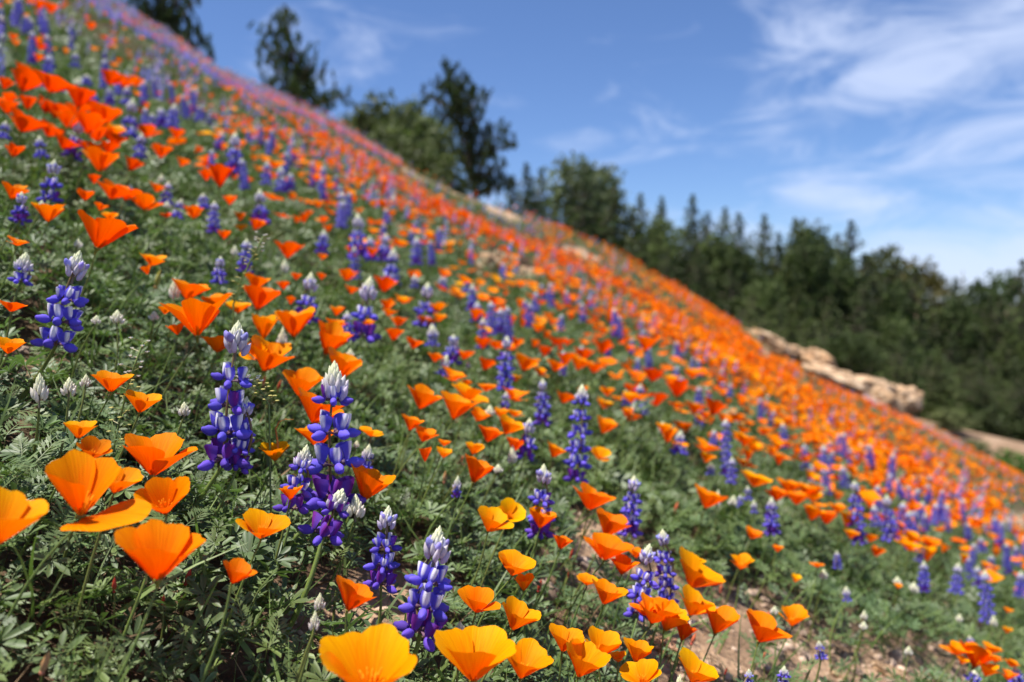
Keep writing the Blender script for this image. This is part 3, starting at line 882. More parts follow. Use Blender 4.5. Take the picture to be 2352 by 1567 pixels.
SKYTREES = [ # x, ytop, depth, width, kind, idx, colour, label
    (868, 222, 34, 150, 'r', 0, (1.8, 1.65, 1.7), 'rounded olive green tree tallest of the bushy clump uphill of the big dark pine'),
    (935, 226, 36, 170, 'r', 1, (1.7, 1.6, 1.6), 'rounded olive green tree right behind the big dark pine, in the bushy clump'),
    (812, 250, 35, 140, 'r', 2, (1.7, 1.6, 1.6), 'low olive green bush tree at the uphill end of the bushy clump'),
    (905, 268, 31, 170, 'r', 2, (1.9, 1.8, 1.8), 'pale olive green tree in the middle of the bushy clump'),
    (985, 262, 32, 160, 'r', 0, (1.7, 1.65, 1.7), 'olive green tree against the trunk of the big dark pine'),
    (965, 320, 27, 170, 'r', 1, (1.7, 1.6, 1.6), 'low olive green bush on the ridge before the bushy clump'),
    (1208, 368, 40, 60, 'c', 3, (0.9, 1, 1), 'small dark pointed conifer first downhill of the big dark pine'),
    (1175, 398, 37, 80, 'c', 0, (0.9, 1, 1), 'dark bushy conifer filling the gap behind the big dark pine'),
    (1243, 378, 41, 60, 'c', 1, (1.6, 1.7, 1.6), 'thin grey green conifer just uphill of the pale round tree'),
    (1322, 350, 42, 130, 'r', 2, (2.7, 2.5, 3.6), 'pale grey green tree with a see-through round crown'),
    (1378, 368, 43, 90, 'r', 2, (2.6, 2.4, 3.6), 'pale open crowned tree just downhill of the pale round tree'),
    (1412, 408, 40, 90, 'c', 4, (1.1, 1.2, 1), 'broad dark conifer beside the pale open crowned tree'),
    (1472, 438, 44, 80, 'c', 1, (1.7, 1.6, 1.4), 'brownish green conifer downhill of the broad dark one'),
    (1520, 446, 46, 60, 'c', 3, (1.5, 1.6, 1.5), 'slender grey green conifer on the forest skyline'),
    (1592, 440, 45, 70, 'c', 3, (1.1, 1.2, 1.1), 'tallest slender conifer spire in the middle of the forest skyline'),
    (1625, 480, 43, 90, 'c', 0, (1.0, 1.1, 1), 'dark conifer tucked behind the slender spire'),
    (1665, 470, 47, 80, 'c', 1, (1.4, 1.5, 1.3), 'grey green conifer with a forked top on the skyline'),
    (1697, 482, 44, 90, 'c', 0, (1.0, 1.15, 1), 'dense dark conifer with a broad pointed crown on the skyline'),
    (1757, 486, 45, 66, 'c', 1, (1.3, 1.3, 1.3), 'narrow evenly tapered conifer on the skyline'),
    (1788, 528, 42, 50, 'c', 3, (1.0, 1.1, 1), 'short thin conifer in the dip beside the evenly tapered one'),
    (1826, 494, 46, 60, 'c', 3, (1.6, 1.6, 1.6), 'wispy conifer with twin thin tips on the skyline'),
    (1862, 512, 44, 120, 'r', 0, (1.1, 1.15, 1), 'broad round topped dark tree uphill of the tall fir'),
    (1955, 498, 44, 110, 'c', 0, (0.85, 0.95, 1), 'tall dark fir with a clean pointed top, sharpest on the lower skyline'),
    (1925, 530, 46, 80, 'c', 4, (1.6, 1.6, 1.7), 'greyish tree half hidden behind the tall fir'),
    (2025, 560, 45, 110, 'r', 1, (1.2, 1.1, 1), 'round topped brownish green tree downhill of the tall fir'),
    (2060, 585, 42, 110, 'c', 2, (1.0, 1.05, 0.9), 'broad dark tree sloping off below the tall fir'),
    (2115, 597, 44, 110, 'r', 0, (1.7, 1.15, 0.9), 'round tree with a rusty brown top on the lower skyline'),
    (2165, 626, 45, 90, 'c', 2, (0.9, 1, 0.9), 'squat dark tree downhill of the rusty topped one'),
    (2212, 614, 47, 44, 'b', 0, (2.2, 2.1, 2.0), 'bare twiggy grey tree standing above the lower skyline'),
    (2195, 632, 42, 60, 'c', 3, (1.1, 1.1, 1), 'small dark conifer under the bare twiggy tree'),
    (2245, 636, 44, 90, 'r', 2, (1.0, 1.1, 1), 'low round dark tree beside the bare twiggy tree'),
    (2310, 616, 45, 70, 'r', 2, (1.3, 1.5, 1.4), 'tall narrow round headed tree close to the edge of the frame'),
    (2350, 588, 42, 60, 'c', 4, (0.8, 0.9, 0.9), 'dark conifer cut off by the edge of the frame'),
    (2275, 668, 42, 90, 'c', 2, (1, 1.1, 1), 'low dark conifer in the gap before the narrow round headed tree'),
]
rt = random.Random(44)
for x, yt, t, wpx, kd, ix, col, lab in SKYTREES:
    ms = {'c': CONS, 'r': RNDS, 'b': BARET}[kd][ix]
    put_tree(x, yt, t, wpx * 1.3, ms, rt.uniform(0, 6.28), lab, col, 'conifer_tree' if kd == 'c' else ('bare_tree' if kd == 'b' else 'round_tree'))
ordn = ['first', 'second', 'third', 'fourth', 'fifth', 'sixth', 'seventh', 'eighth', 'ninth', 'tenth', 'eleventh', 'twelfth', 'thirteenth', 'fourteenth', 'fifteenth', 'sixteenth', 'seventeenth', 'eighteenth', 'nineteenth', 'twentieth', 'twenty-first', 'twenty-second', 'twenty-third', 'twenty-fourth', 'twenty-fifth', 'twenty-sixth', 'twenty-seventh']
topx = np.array([760, 870, 935, 1000, 1200, 1330, 1410, 1520, 1600, 1700, 1860, 1955, 2050, 2150, 2250, 2420]); topy = np.array([270, 235, 240, 290, 400, 380, 425, 460, 470, 500, 525, 530, 590, 620, 655, 640])
for row, (t, dy, x0, dx, wr) in enumerate([(40, 30, 1225, 56, (95, 130)), (36, 120, 1265, 70, (105, 145)), (33, 185, 1420, 74, (110, 150)), (31, 262, 1560, 76, (110, 150)), (30, 335, 1720, 84, (110, 150)), (29.0, 395, 1950, 100, (100, 140))]):
    k = 0; x = x0
    rn = ['second', 'third', 'fourth', 'fifth', 'sixth', 'lowest'][row]
    while x < 2460:
        yt = float(np.interp(x, topx, topy)) + dy + rt.uniform(-30, 34)
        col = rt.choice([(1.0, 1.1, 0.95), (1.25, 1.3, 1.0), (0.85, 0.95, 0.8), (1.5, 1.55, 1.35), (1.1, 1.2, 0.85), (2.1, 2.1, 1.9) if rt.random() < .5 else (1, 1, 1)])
        rnd = rt.random() < 0.14
        ms = rt.choice(RNDS) if rnd else rt.choice(CONS)
        tone = 'grey green' if col[0] > 1.4 else ('olive green' if col[0] > 1.15 else 'dark green')
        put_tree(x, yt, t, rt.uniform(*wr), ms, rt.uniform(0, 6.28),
                 f"{tone} {'round' if rnd else 'pointed'} tree, {ordn[min(k, 26)]} from the uphill end of the forest's {rn} tier", col, 'round_tree' if rnd else 'conifer_tree', hmin=2.5)
        x += dx * rt.uniform(0.8, 1.2); k += 1

# the three big pines with separate needle tufts ---------------------
def tuft_T(seed=0, n=60):
    r_ = random.Random(seed); t = T()
    for _ in range(n):
        z0 = r_.uniform(-0.9, 0.7)
        d = Vector((r_.gauss(0, 1), r_.gauss(0, 1), 0)).normalized() * r_.uniform(0.5, 1) + Vector((0, 0, r_.uniform(0.1, 1.1)))
        d.normalize(); p = Vector((0, 0, z0)); l = 0.72 * r_.uniform(0.7, 1.1)
        b = d.cross(Vector((r_.gauss(0, 1), r_.gauss(0, 1), r_.gauss(0, 1)))).normalized() * 0.10
        k = r_.uniform(0.7, 1.4)
        t.add([p - b, p + b, p + d * l], [(0, 1, 2)], (k, k, k * 0.9))
    return t
TUFTS = [tuft_T(s) for s in range(3)]
def big_pine(name, label, trunk_px, tufts_px, t, rpx, col, seed, extra=()):
    r_ = random.Random(seed)
    base = ray(*trunk_px[0]) * t
    gz = float(ground(base[0], base[1]))
    e = thing(name, label, 'tree', (base[0], base[1], gz - 0.1))
    o0 = Vector((base[0], base[1], gz - 0.1))
    tp_ = [Vector((0, 0, 0))] + [Vector(ray(*p) * t) - o0 for p in trunk_px]
    tr = T(); n = len(tp_)
    v, f = tube(tp_, [0.13 * (1 - 0.85 * k / (n - 1)) for k in range(n)], 9); tr.add(v, f)
    link('trunk', tr.mesh('trunk', M['bark']), e)
    lm, cr = T(), T()
    for (x, y) in list(tufts_px) + list(extra):
        dep = r_.uniform(-0.9, 0.9)
        c = Vector(ray(x, y) * (t + dep)) - o0
        # nearest trunk point a bit lower
        best = None
        for k in range(1, n):
            for q in np.linspace(0, 1, 12):
                pt = tp_[k - 1].lerp(tp_[k], float(q))
                hd = math.hypot(pt.x - c.x, pt.y - c.y)
                sc = abs(pt.z - (c.z - 0.35 * hd - 0.05))
                if best is None or sc < best[0]: best = (sc, pt)
        root = best[1]
        mid = root.lerp(c, 0.6) + Vector((0, 0, -0.06 * (c - root).length))
        v, f = tube([root, mid, c], [0.028, 0.016, 0.006], 4); lm.add(v, f)
        rr = 1.15 * rpx * t / F * r_.uniform(0.85, 1.25)
        cr.merge(r_.choice(TUFTS), frame(c, (r_.gauss(0, .35), r_.gauss(0, .35), 1), r_.uniform(0, 6), (rr, rr, rr * 1.25)), [x_ * r_.uniform(0.8, 1.2) for x_ in (1, 1, 1)])
        for _ in range(7):
            c2 = root.lerp(c, r_.uniform(0.25, 0.98)) + Vector((r_.gauss(0, .18), r_.gauss(0, .30), r_.gauss(0, .10)))
            r2 = rr * r_.uniform(0.6, 0.95)
            cr.merge(r_.choice(TUFTS), frame(c2, (r_.gauss(0, .4), r_.gauss(0, .4), 1), r_.uniform(0, 6), r2))
    link('limbs', lm.mesh('limbs', M['bark']), e).name = 'limb_frame'
    o = link('crown', cr.mesh('crown', M['needles'], smooth=False), e); o.color = (*col, 1)
    return e
T1 = [(638, 33), (658, 25), (657, 42), (597, 67), (620, 67), (642, 63), (605, 95), (655, 83), (683, 85), (595, 117), (610, 105), (640, 107), (675, 110), (708, 110), (725, 125), (597, 140), (617, 138), (645, 130), (660, 140), (690, 150), (722, 152), (745, 155), (740, 170), (715, 175), (605, 185), (620, 188), (640, 170), (690, 170), (645, 195), (665, 215), (700, 215), (720, 220), (735, 225), (750, 225), (770, 205), (765, 218), (800, 213), (785, 222), (750, 245), (735, 240), (680, 205), (655, 165), (630, 155), (670, 190), (690, 130), (700, 195), (722, 200), (630, 205), (700, 235)]
big_pine('pine_tree', 'lone ragged pine on the ridge against the blue sky, uphill of the bushy clump', [(692, 250), (676, 150), (655, 22)], T1, 21, 11, (1.0, 1.15, 1.0), 5)
T2 = [(1030, 158), (1030, 172), (1066, 175), (1003, 193), (1013, 197), (971, 208), (991, 223), (1007, 230), (1045, 187), (1040, 205), (1082, 200), (1067, 203), (1087, 213), (1114, 215), (1104, 222), (1035, 217), (1050, 215), (1094, 240), (1104, 247), (1077, 242), (1005, 259), (1040, 242), (1064, 269), (1109, 262), (1027, 269), (1089, 284), (1150, 281), (1144, 299), (1157, 304), (1124, 297), (1099, 304), (1079, 304), (1181, 324), (1172, 329), (1161, 334), (1139, 329), (1114, 324), (1089, 329), (1129, 349), (1109, 341), (1079, 345), (1114, 364), (1139, 374), (1156, 374), (1089, 379), (1102, 391), (1151, 394), (1130, 398), (1119, 411), (1099, 416), (1154, 416), (1139, 424), (1114, 430), (1089, 426), (1060, 230), (1055, 250), (1050, 290), (1070, 320), (1060, 345), (1072, 365), (1042, 260), (1060, 200), (1180, 415), (1165, 430)]
big_pine('pine_tree', 'big dark irregular pine rising behind the ridge, tallest tree near the middle', [(1092, 445), (1066, 320), (1032, 160)], T2, 23, 12, (0.75, 0.85, 0.85), 6)
T0 = [(300, 5), (330, 10), (360, 10), (380, 20), (345, 30), (370, 40), (400, 30), (410, 10), (390, 55), (360, 55), (415, 45), (437, 8), (350, 50), (380, 75), (400, 70), (428, 48), (430, 62), (433, 75), (415, 85), (455, 68), (457, 78), (440, 100), (480, 98), (470, 95), (488, 125), (425, 95), (395, 90), (410, 100), (375, 60), (340, 15), (320, 25), (400, 52)]
big_pine('pine_tree', 'dark pine cut off by the top edge, behind the upper slope', [(392, 150), (378, 60), (360, -60), (345, -190)], T0, 17, 13, (0.8, 0.9, 0.85), 7,
         extra=[(360 + rt.uniform(-1, 1) * (110 + y * 0.3), y) for y in np.linspace(-170, -5, 34)])
# bushes beyond the lower end of the ridge
def bush(px, py, t, wpx, hpx, col, label, name='bush'):
    P = ray(px, py) * t; gz = float(ground(P[0], P[1]))
    rr = wpx * t / F / 2; hh = P[2] - gz
    e = thing(name, label, 'bush', (P[0], P[1], gz - 0.05))
    hs = max(hh, hpx * t / F) + 0.05
    o = link('foliage', RNDS[1][0], e, Matrix.Diagonal((rr / 0.42, rr / 0.42, hs, 1))); o.color = (*col, 1)
    link('stem', RNDS[1][1], e, Matrix.Diagonal((rr / 0.42, rr / 0.42, hs, 1)))
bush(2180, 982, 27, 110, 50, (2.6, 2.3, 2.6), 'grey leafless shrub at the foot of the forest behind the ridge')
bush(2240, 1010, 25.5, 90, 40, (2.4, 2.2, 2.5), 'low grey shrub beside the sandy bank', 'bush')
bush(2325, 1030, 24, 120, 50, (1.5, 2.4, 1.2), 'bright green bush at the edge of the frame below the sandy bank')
bush(1735, 735, 24, 60, 30, (2.4, 2.0, 1.8), 'greyish brush on the ridge just above the outcrop')

# ------------------------------------------------------------------ flowers: where they stand
# poppies: x, y, width in the photo; then optional opening 0-5, lean to the camera, lean sideways, hue, spin
POP = [
 (2,1198,165,2,.1,.3,'y'),(185,1132,172,2,.60,.12,'o'),(272,1108,95,3,.15,.45,'y'),(352,1050,157,3,.28,.08,'o'),(375,1152,106,2,.75,.05,'o'),(365,1282,192,3,.35,.12,'o'),
 (605,1215,118,4,.38,.30,'y'),(542,1320,78,3,.0,.45,'r'),(810,1373,90,2,-.05,.45,'r'),(850,1545,225,3,.55,.10,'y'),(1088,1520,170,3,.42,.05,'y'),(1205,1528,118,3,.45,.3,'y'),
 (1297,1473,88,3,.30,.25,'y'),(1383,1487,90,3,.45,.35,'y'),(1340,1525,102,2,.60,.35,'y'),(1465,1501,76,3,.35,.30,'y'),(1475,1555,96,4,.30,-.1,'y'),(1598,1548,115,4,.45,.5,'y'),
 (1098,1385,84,3,.40,.25,'o'),(1187,1421,82,2,.30,.45,'y'),(1180,1303,100,4,.40,.25,'y'),(1203,1341,40,1,.4,.0,'y'),(1128,1200,82,3,.50,.35,'y'),(1172,1181,70,4,.85,.3,'Y'),
 (1243,1195,68,3,.3,.2,'o'),(1095,1085,77,2,.15,.4,'r'),(1090,1032,46,3,.35,.35,'y'),(1020,1042,37,3,.3,.2,'y'),(976,1044,28,0,.0,.0,'R'),(1021,1017,28,3,.1,.2,'o'),
 (945,975,56,3,.3,.35,'o'),(974,1000,56,3,.2,.3,'o'),(972,917,84,3,.15,.40,'o'),(1048,938,92,3,.2,.3,'o'),(1100,955,48,3,.1,.5,'o'),(1078,905,84,4,.4,.4,'y'),(1117,890,46,4,.2,.2,'o'),
 (1182,908,64,4,.1,.2,'o'),(1150,950,32,2,.5,.2,'y'),(1168,982,66,3,.55,.5,'y'),(1124,1000,60,3,.1,.3,'r'),(1182,1024,46,2,.1,.2,'R'),(1274,1037,44,2,.1,.5,'o'),(1378,1047,50,4,.7,.3,'y'),
 (1361,1147,92,3,.1,.4,'r'),(1297,914,46,3,.1,.4,'o'),(1390,980,50,2,.4,.4,'o'),(1182,950,38,4,.1,.2,'o'),(852,993,52,4,.3,.0,'y'),(632,1040,70,3,.45,.05,'Y'),(725,1003,88,3,.15,-.1,'o'),
 (728,942,118,3,.05,.35,'r'),(694,884,82,2,.40,.35,'o'),(848,1120,100,2,.35,.45,'o'),(668,1133,54,3,.0,.1,'o'),(758,785,76,1,.45,.45,'o'),(788,845,88,2,.3,.4,'o'),(618,822,98,2,.25,.45,'o'),
 (588,812,56,3,.75,.1,'y'),(606,752,64,1,.35,.05,'y'),(676,744,92,2,.35,.05,'o'),(596,686,78,2,.15,.2,'r'),(588,650,58,3,.1,.2,'o'),(437,668,78,3,.1,.45,'o'),(498,692,62,3,.1,.0,'o'),
 (455,733,120,2,.35,.08,'o'),(405,757,38,2,.1,-.3,'o'),(498,792,64,3,.1,.0,'o'),(546,708,58,4,.6,.1,'y'),(378,713,32,3,.2,.0,'y'),(256,880,77,3,.25,.15,'o'),(324,926,82,3,.30,.25,'y'),
 (182,988,70,3,.1,.10,'y'),(215,1036,74,3,.60,.4,'d'),(236,534,116,2,-.05,.35,'r'),(113,490,72,3,.25,.15,'y'),(32,441,52,2,.05,.35,'o'),(40,555,46,4,.2,.3,'o'),(28,706,56,4,.0,.2,'r'),
 (22,796,62,3,.4,.3,'y'),(352,600,60,4,.2,.4,'y'),(336,622,22,1,.0,-.4,'o'),(195,451,40,3,.2,.1,'r'),(230,475,30,3,.1,.2,'o'),(252,498,40,4,.6,.1,'y'),(262,440,68,3,.0,.4,'r'),
 (292,445,56,3,.05,.35,'r'),(334,467,62,3,.15,.15,'o'),(216,412,30,2,.0,.0,'R'),(362,432,34,3,.1,.35,'o'),(445,490,44,3,.2,.0,'o'),(382,494,28,4,.2,.1,'R'),(662,577,64,3,.0,.15,'r'),
 (588,516,44,3,.1,.3,'r'),(552,497,32,3,.2,.1,'o'),(515,540,32,3,.2,.1,'r'),(553,522,28,3,.5,.1,'y'),(624,452,66,5,.3,.4,'y'),(506,406,58,1,.2,.1,'R'),(370,350,42,2,.2,.1,'r'),
 (303,380,42,2,.0,.5,'R'),(338,303,48,3,.1,.1,'r'),(406,307,34,2,.1,.2,'r'),(12,193,34,2,.0,.3,'R'),(55,192,72,3,.0,.45,'R'),(122,193,78,3,-.05,.4,'R'),(62,178,58,2,.0,.4,'R'),
 (183,226,54,1,.1,.15,'R'),(62,238,42,2,.1,.0,'R'),(108,246,52,3,.0,.3,'R'),(20,228,44,4,.2,.0,'r'),(57,284,78,3,.0,.42,'R'),(18,248,42,2,.1,.0,'R'),(130,255,60,3,.1,.3,'R'),
 (115,300,54,3,.0,.4,'R'),(160,278,62,3,.0,.3,'r'),(150,330,52,3,.0,.5,'R'),(205,285,70,2,.3,.1,'r'),(245,265,60,2,.2,.2,'r'),(222,310,56,3,.3,.0,'r'),(252,302,58,2,.5,.5,'y'),
 (250,340,44,3,.0,.3,'R'),(232,370,72,2,.35,.2,'o'),(205,342,50,3,.0,.2,'R'),(32,347,36,1,.1,.2,'R'),(255,182,50,3,.0,.3,'R'),(285,190,42,3,.0,.2,'r'),(310,190,36,3,.2,.1,'o'),
 (180,255,52,3,.0,.3,'R'),(215,250,44,2,.0,.2,'R'),(262,322,48,2,.0,.4,'R'),(82,90,30,4,.1,.3,'o'),(93,108,26,3,.1,.2,'R'),(88,133,26,3,.1,.3,'o'),(92,12,30,2,.1,.1,'r'),(117,20,30,2,.1,.1,'r'),
 (208,60,22,2,.1,.1,'r'),(30,85,20,3,.1,.1,'o'),(90,33,18,3,.1,.1,'o'),
 (1400,1208,78,2,.1,.45,'r'),(1395,1262,94,3,.2,.35,'r'),(1430,1302,64,3,.0,.2,'r'),(1393,1367,84,3,.35,.3,'o'),(1350,1335,50,4,.5,.2,'y'),(1598,1322,112,3,.4,.45,'y'),(1597,1290,46,4,.3,.3,'Y'),
 (1508,1408,98,3,.2,.5,'o'),(1538,1425,80,2,.35,.5,'y'),(1595,1392,88,3,.4,.45,'y'),(1652,1430,84,2,.25,.40,'o'),(1572,1452,48,1,.0,.4,'R'),(1752,1446,106,3,.05,.40,'r'),(1823,1420,66,3,.3,.15,'y'),
 (1728,1227,40,3,.2,.4,'o'),(1786,1261,25,3,.3,.2,'o'),(1703,1293,52,3,.4,.2,'y'),(1828,1330,24,2,.5,.2,'Y'),(1878,1297,30,4,.3,.2,'o'),(1463,1272,36,3,.2,.2,'o'),(1480,1400,50,3,.1,.1,'r'),
 (1290,1248,42,2,.1,.3,'r'),(1627,1148,76,3,.2,.40,'o'),(1622,1026,60,4,.15,.45,'o'),(1420,1510,40,3,.3,.0,'y'),(1595,938,50,3,.15,.3,'o'),(1640,938,52,2,.0,.4,'R'),(1557,893,58,3,.0,.1,'R'),
 (1500,862,54,3,.0,.2,'R'),(1455,895,44,3,.0,.2,'R'),(1508,918,56,3,.0,.2,'R'),(1485,790,60,3,.1,.2,'o'),(1590,858,42,3,.2,.2,'o'),(1540,872,34,3,.4,.0,'y'),(1418,862,40,4,.4,.0,'y'),
 (1735,1103,74,4,.3,.35,'y'),(1812,1118,56,3,.1,.1,'o'),(1785,1138,48,3,.1,.3,'r'),(1852,1128,48,3,.2,.2,'o'),(1830,1145,50,3,.0,.2,'r'),(1868,1142,40,3,.3,.1,'y'),(1866,1180,46,2,.2,.3,'o'),
 (1880,1165,34,3,.2,.1,'o'),(1900,1190,40,2,.0,.2,'r'),(1925,1168,36,3,.2,.2,'o'),(1948,1198,52,3,.2,.4,'y'),(1955,1228,34,3,.3,.2,'y'),(2000,1236,36,3,.1,.4,'o'),(2015,1268,32,2,.1,.5,'r'),
 (2130,1272,30,0,.2,.1,'y'),(2087,1229,26,3,.2,.3,'o'),(2125,1240,20,3,.2,.1,'o'),(2264,1299,24,3,.2,.3,'o'),(2285,1307,20,3,.2,.1,'o'),(2198,1493,58,4,.25,.3,'o'),(2242,1510,70,2,-.1,.4,'r'),
 (2278,1492,46,4,.1,.4,'o'),(2286,1516,30,4,.1,.2,'o'),(2268,1540,42,2,.25,.45,'y'),(2210,1518,26,3,.4,.3,'y'),(2324,1526,34,4,.2,.4,'o'),(2316,1552,36,3,.1,.2,'r'),(2315,1402,22,4,.2,.3,'o'),
 (2313,1448,22,3,.3,.3,'y'),(2063,1347,18,3,.3,.1,'y'),(1040,862,64,4,.25,.35,'o'),(1068,815,40,3,.1,.3,'r'),(1072,880,30,4,.2,.2,'o'),(1000,822,34,3,.2,.3,'r'),(1116,838,38,2,.0,.4,'R'),
 (1205,835,60,3,.1,.3,'o'),(1228,830,30,4,.4,.1,'y'),(1250,808,38,2,.1,.2,'R'),(1275,840,46,3,.3,.1,'o'),(1285,792,54,3,.0,.2,'R'),(1340,815,46,3,.0,.2,'r'),(1385,800,44,2,.0,.3,'R'),
 (1330,835,56,3,.25,.3,'o'),(1240,855,40,4,.3,.3,'y'),(1366,845,44,3,.1,.2,'o'),(1185,870,26,3,.2,.1,'o'),(1340,895,30,4,.2,.1,'o'),(925,687,46,4,.2,.3,'y'),(885,655,50,2,.0,.3,'R'),
 (797,633,44,3,.1,.1,'o'),(808,665,34,3,.2,.2,'o'),(652,655,28,2,.2,.1,'r'),(668,690,26,2,.2,.1,'o'),(680,635,26,3,.2,.1,'r'),(738,635,24,3,.2,.1,'r'),(665,725,30,2,.3,.1,'y'),
 (775,715,40,3,.2,.2,'o'),(893,718,30,3,.1,.2,'o'),(915,740,38,3,.1,.2,'r'),(770,745,44,3,.1,.2,'o'),(845,745,36,3,.3,.0,'y'),(905,770,40,2,.2,.2,'r'),(950,790,40,3,.1,.2,'r'),
 (815,585,20,3,.2,.1,'o'),(740,590,24,3,.3,.3,'y'),(865,560,24,3,.3,.3,'y'),(710,490,20,3,.2,.1,'o'),(1242,672,26,3,.3,.3,'y'),(1205,710,28,1,.3,.1,'o'),(1215,725,28,3,.3,.1,'y'),(1285,705,26,3,.3,.3,'y'),(1258,725,24,3,.3,.1,'y'),
]
# lupine spikes: top x, top y, bottom x, bottom y (of the flowers), width, look
LUP = [
 (184,572,128,795,112,'big'),(548,732,515,1062,132,'big'),(568,908,545,1075,76,'big'),(768,824,765,1150,150,'big'),(706,1018,672,1172,92,'big'),(790,1120,742,1232,118,'low'),
 (1012,1204,965,1455,140,'dense'),(893,1158,875,1345,92,'big'),(60,577,48,648,58,'short'),(716,622,702,735,74,'wide'),(850,632,835,775,92,'wide'),(797,712,800,785,40,''),(983,646,975,748,62,''),
 (993,742,993,795,40,'short'),(1042,766,1038,832,50,''),(1028,812,1014,862,36,'short'),(1165,770,1158,892,50,'tall'),(1218,958,1206,1048,62,''),(1338,880,1322,1105,70,'big'),(1250,1063,1238,1230,76,'big'),
 (1247,868,1246,972,46,''),(1457,1090,1446,1225,60,''),(1492,1246,1465,1412,78,'big'),(1522,1213,1530,1385,64,'big'),(905,568,898,648,52,'wide'),(887,534,880,598,44,''),(745,526,740,582,40,''),
 (822,488,822,588,58,'wide'),(848,540,855,600,40,''),(785,438,785,522,34,'tall'),(957,542,957,608,38,''),(125,364,115,460,58,''),(50,438,45,510,50,''),(388,414,382,468,34,''),(597,432,598,510,52,'wide'),
 (465,443,470,480,38,''),(493,460,490,535,36,''),(418,455,405,500,38,''),(507,586,503,650,44,''),(567,546,562,625,42,''),(183,276,165,358,50,''),(90,310,95,362,40,''),(14,276,8,318,36,''),
 (305,224,295,312,54,'wide'),(293,196,290,240,34,''),(350,258,350,292,30,''),(402,236,395,295,42,''),(370,245,372,290,34,''),(540,302,540,400,56,'wide'),(508,300,505,345,34,''),(615,368,612,425,34,''),
 (645,380,645,440,40,'wide'),(668,395,665,435,30,''),(92,170,95,200,30,''),(113,123,113,170,34,''),(200,170,198,195,40,'wide'),(72,40,70,70,20,'short'),(175,118,172,155,30,''),(330,185,330,225,34,''),(250,200,252,240,30,''),
 (215,210,215,232,34,''),(1848,1018,1848,1078,24,''),(1893,1020,1890,1078,30,''),(1437,894,1437,930,22,''),(1481,908,1482,952,22,''),(1453,928,1452,958,20,'short'),(1563,988,1560,1040,46,'wide'),
 (1667,960,1668,1090,34,'tall'),(1682,1048,1680,1110,32,''),(1640,985,1640,1030,26,''),(1633,1062,1632,1090,26,'short'),(1772,1140,1772,1225,44,''),(1717,1115,1718,1148,26,''),(1732,1148,1732,1178,20,'short'),
 (1935,1068,1940,1120,28,''),(1962,1102,1972,1248,44,'tall'),(2036,1134,2045,1238,46,'wide'),(2075,1150,2070,1218,32,''),(2122,1288,2122,1358,32,''),(2202,1290,2196,1362,40,'wide'),(2222,1275,2228,1330,26,''),
 (2262,1308,2268,1428,40,'tall'),(2245,1298,2246,1345,28,''),(1922,1264,1924,1305,24,''),(1943,1345,1946,1380,26,'short'),(1880,1470,1886,1512,34,''),(2225,1458,2238,1500,26,''),(2240,1540,2232,1564,46,''),
 (2334,1532,2336,1567,44,''),(1802,1528,1798,1580,44,''),(1720,1535,1722,1590,34,''),(1052,1090,1048,1142,28,'short'),(848,1018,840,1075,40,'short'),(1163,898,1160,945,30,''),(1128,690,1128,770,32,''),
 (1150,705,1148,765,34,''),(1085,650,1085,712,36,'wide'),(1098,690,1092,740,34,''),(1110,728,1108,800,36,''),(1017,628,1018,662,28,'short'),(1075,640,1070,670,24,''),(953,628,952,660,24,'short'),(1295,803,1293,862,22,''),
 (1700,1135,1700,1165,20,''),(2018,545,2018,546,1,'x'),(2118,1150,2118,1190,26,''),(1555,838,1552,872,22,''),(1232,668,1230,715,24,''),(1290,720,1288,760,22,''),(1465,820,1465,855,20,''),(2120,1256,2110,1290,24,''),(2345,1310,2345,1370,34,''),
]
# unopened lupine spikes, cream buds only: x, top, bottom, width
BUDS = [(160,862,912,34),(92,850,928,40),(198,856,890,24),(424,920,958,28),(735,1358,1402,26),(724,1398,1450,26),(1058,1424,1470,40),(818,1130,1192,44),(1178,1018,1068,24),(1145,1064,1088,24),(1126,928,958,26),
        (805,798,828,24),(270,708,745,32),(355,712,738,26),(222,722,745,22),(402,632,690,26),(655,592,628,20),(180,547,570,22),(1562,1544,1600,30),(1076,826,846,12),(1522,965,995,20),(820,1010,1030,16),(650,745,800,24),(1380,510,512,1),
        (2062,1322,1345,20),(2100,1334,1362,22),(1893,1305,1332,20),(1986,1400,1425,16),(1985,1425,1448,20),(1375,1500,1515,12),(1780,1390,1412,18),(2088,1482,1505,18),(1650,1120,1165,18),(2205,1408,1430,16),(2283,1410,1440,16),
        (1685,1135,1162,20),(145,195,215,14),(182,175,200,20),(70,38,56,14),(300,420,440,14),(372,398,420,16),(540,560,590,18),(905,445,470,16),(385,460,480,18),(97,458,480,18)]
# closed poppy buds and spent pods: x, y, length, lean, colour
PBUDS = [(262,1342,38,'r'),(426,1322,44,'r'),(373,1376,26,'r'),(96,1518,62,'t'),(358,640,46,'g'),(1588,1466,30,'p'),(1655,1350,22,'p'),(1758,1414,26,'p'),(1750,1505,22,'p'),(1236,1344,32,'r'),(604,872,26,'p'),(637,885,30,'r'),
         (1060,1052,16,'p'),(1550,1164,26,'p'),(1648,1236,16,'p'),(1305,1318,16,'r'),(1310,1270,24,'r'),(1665,1540,18,'r'),(1020,1095,30,'t')]

HUE = {'Y': (1.0, 1.75, 1.0), 'y': (1.0, 1.32, 1.0), 'o': (1.0, 1.0, 1.0), 'r': (1.0, 0.74, 1.0), 'R': (0.95, 0.52, 1.0), 'd': (0.8, 0.85, 1.0)}
HNAME = {'Y': 'yellow', 'y': 'golden orange', 'o': 'orange', 'r': 'deep orange', 'R': 'red orange', 'd': 'dull orange'}
rf = random.Random(99)

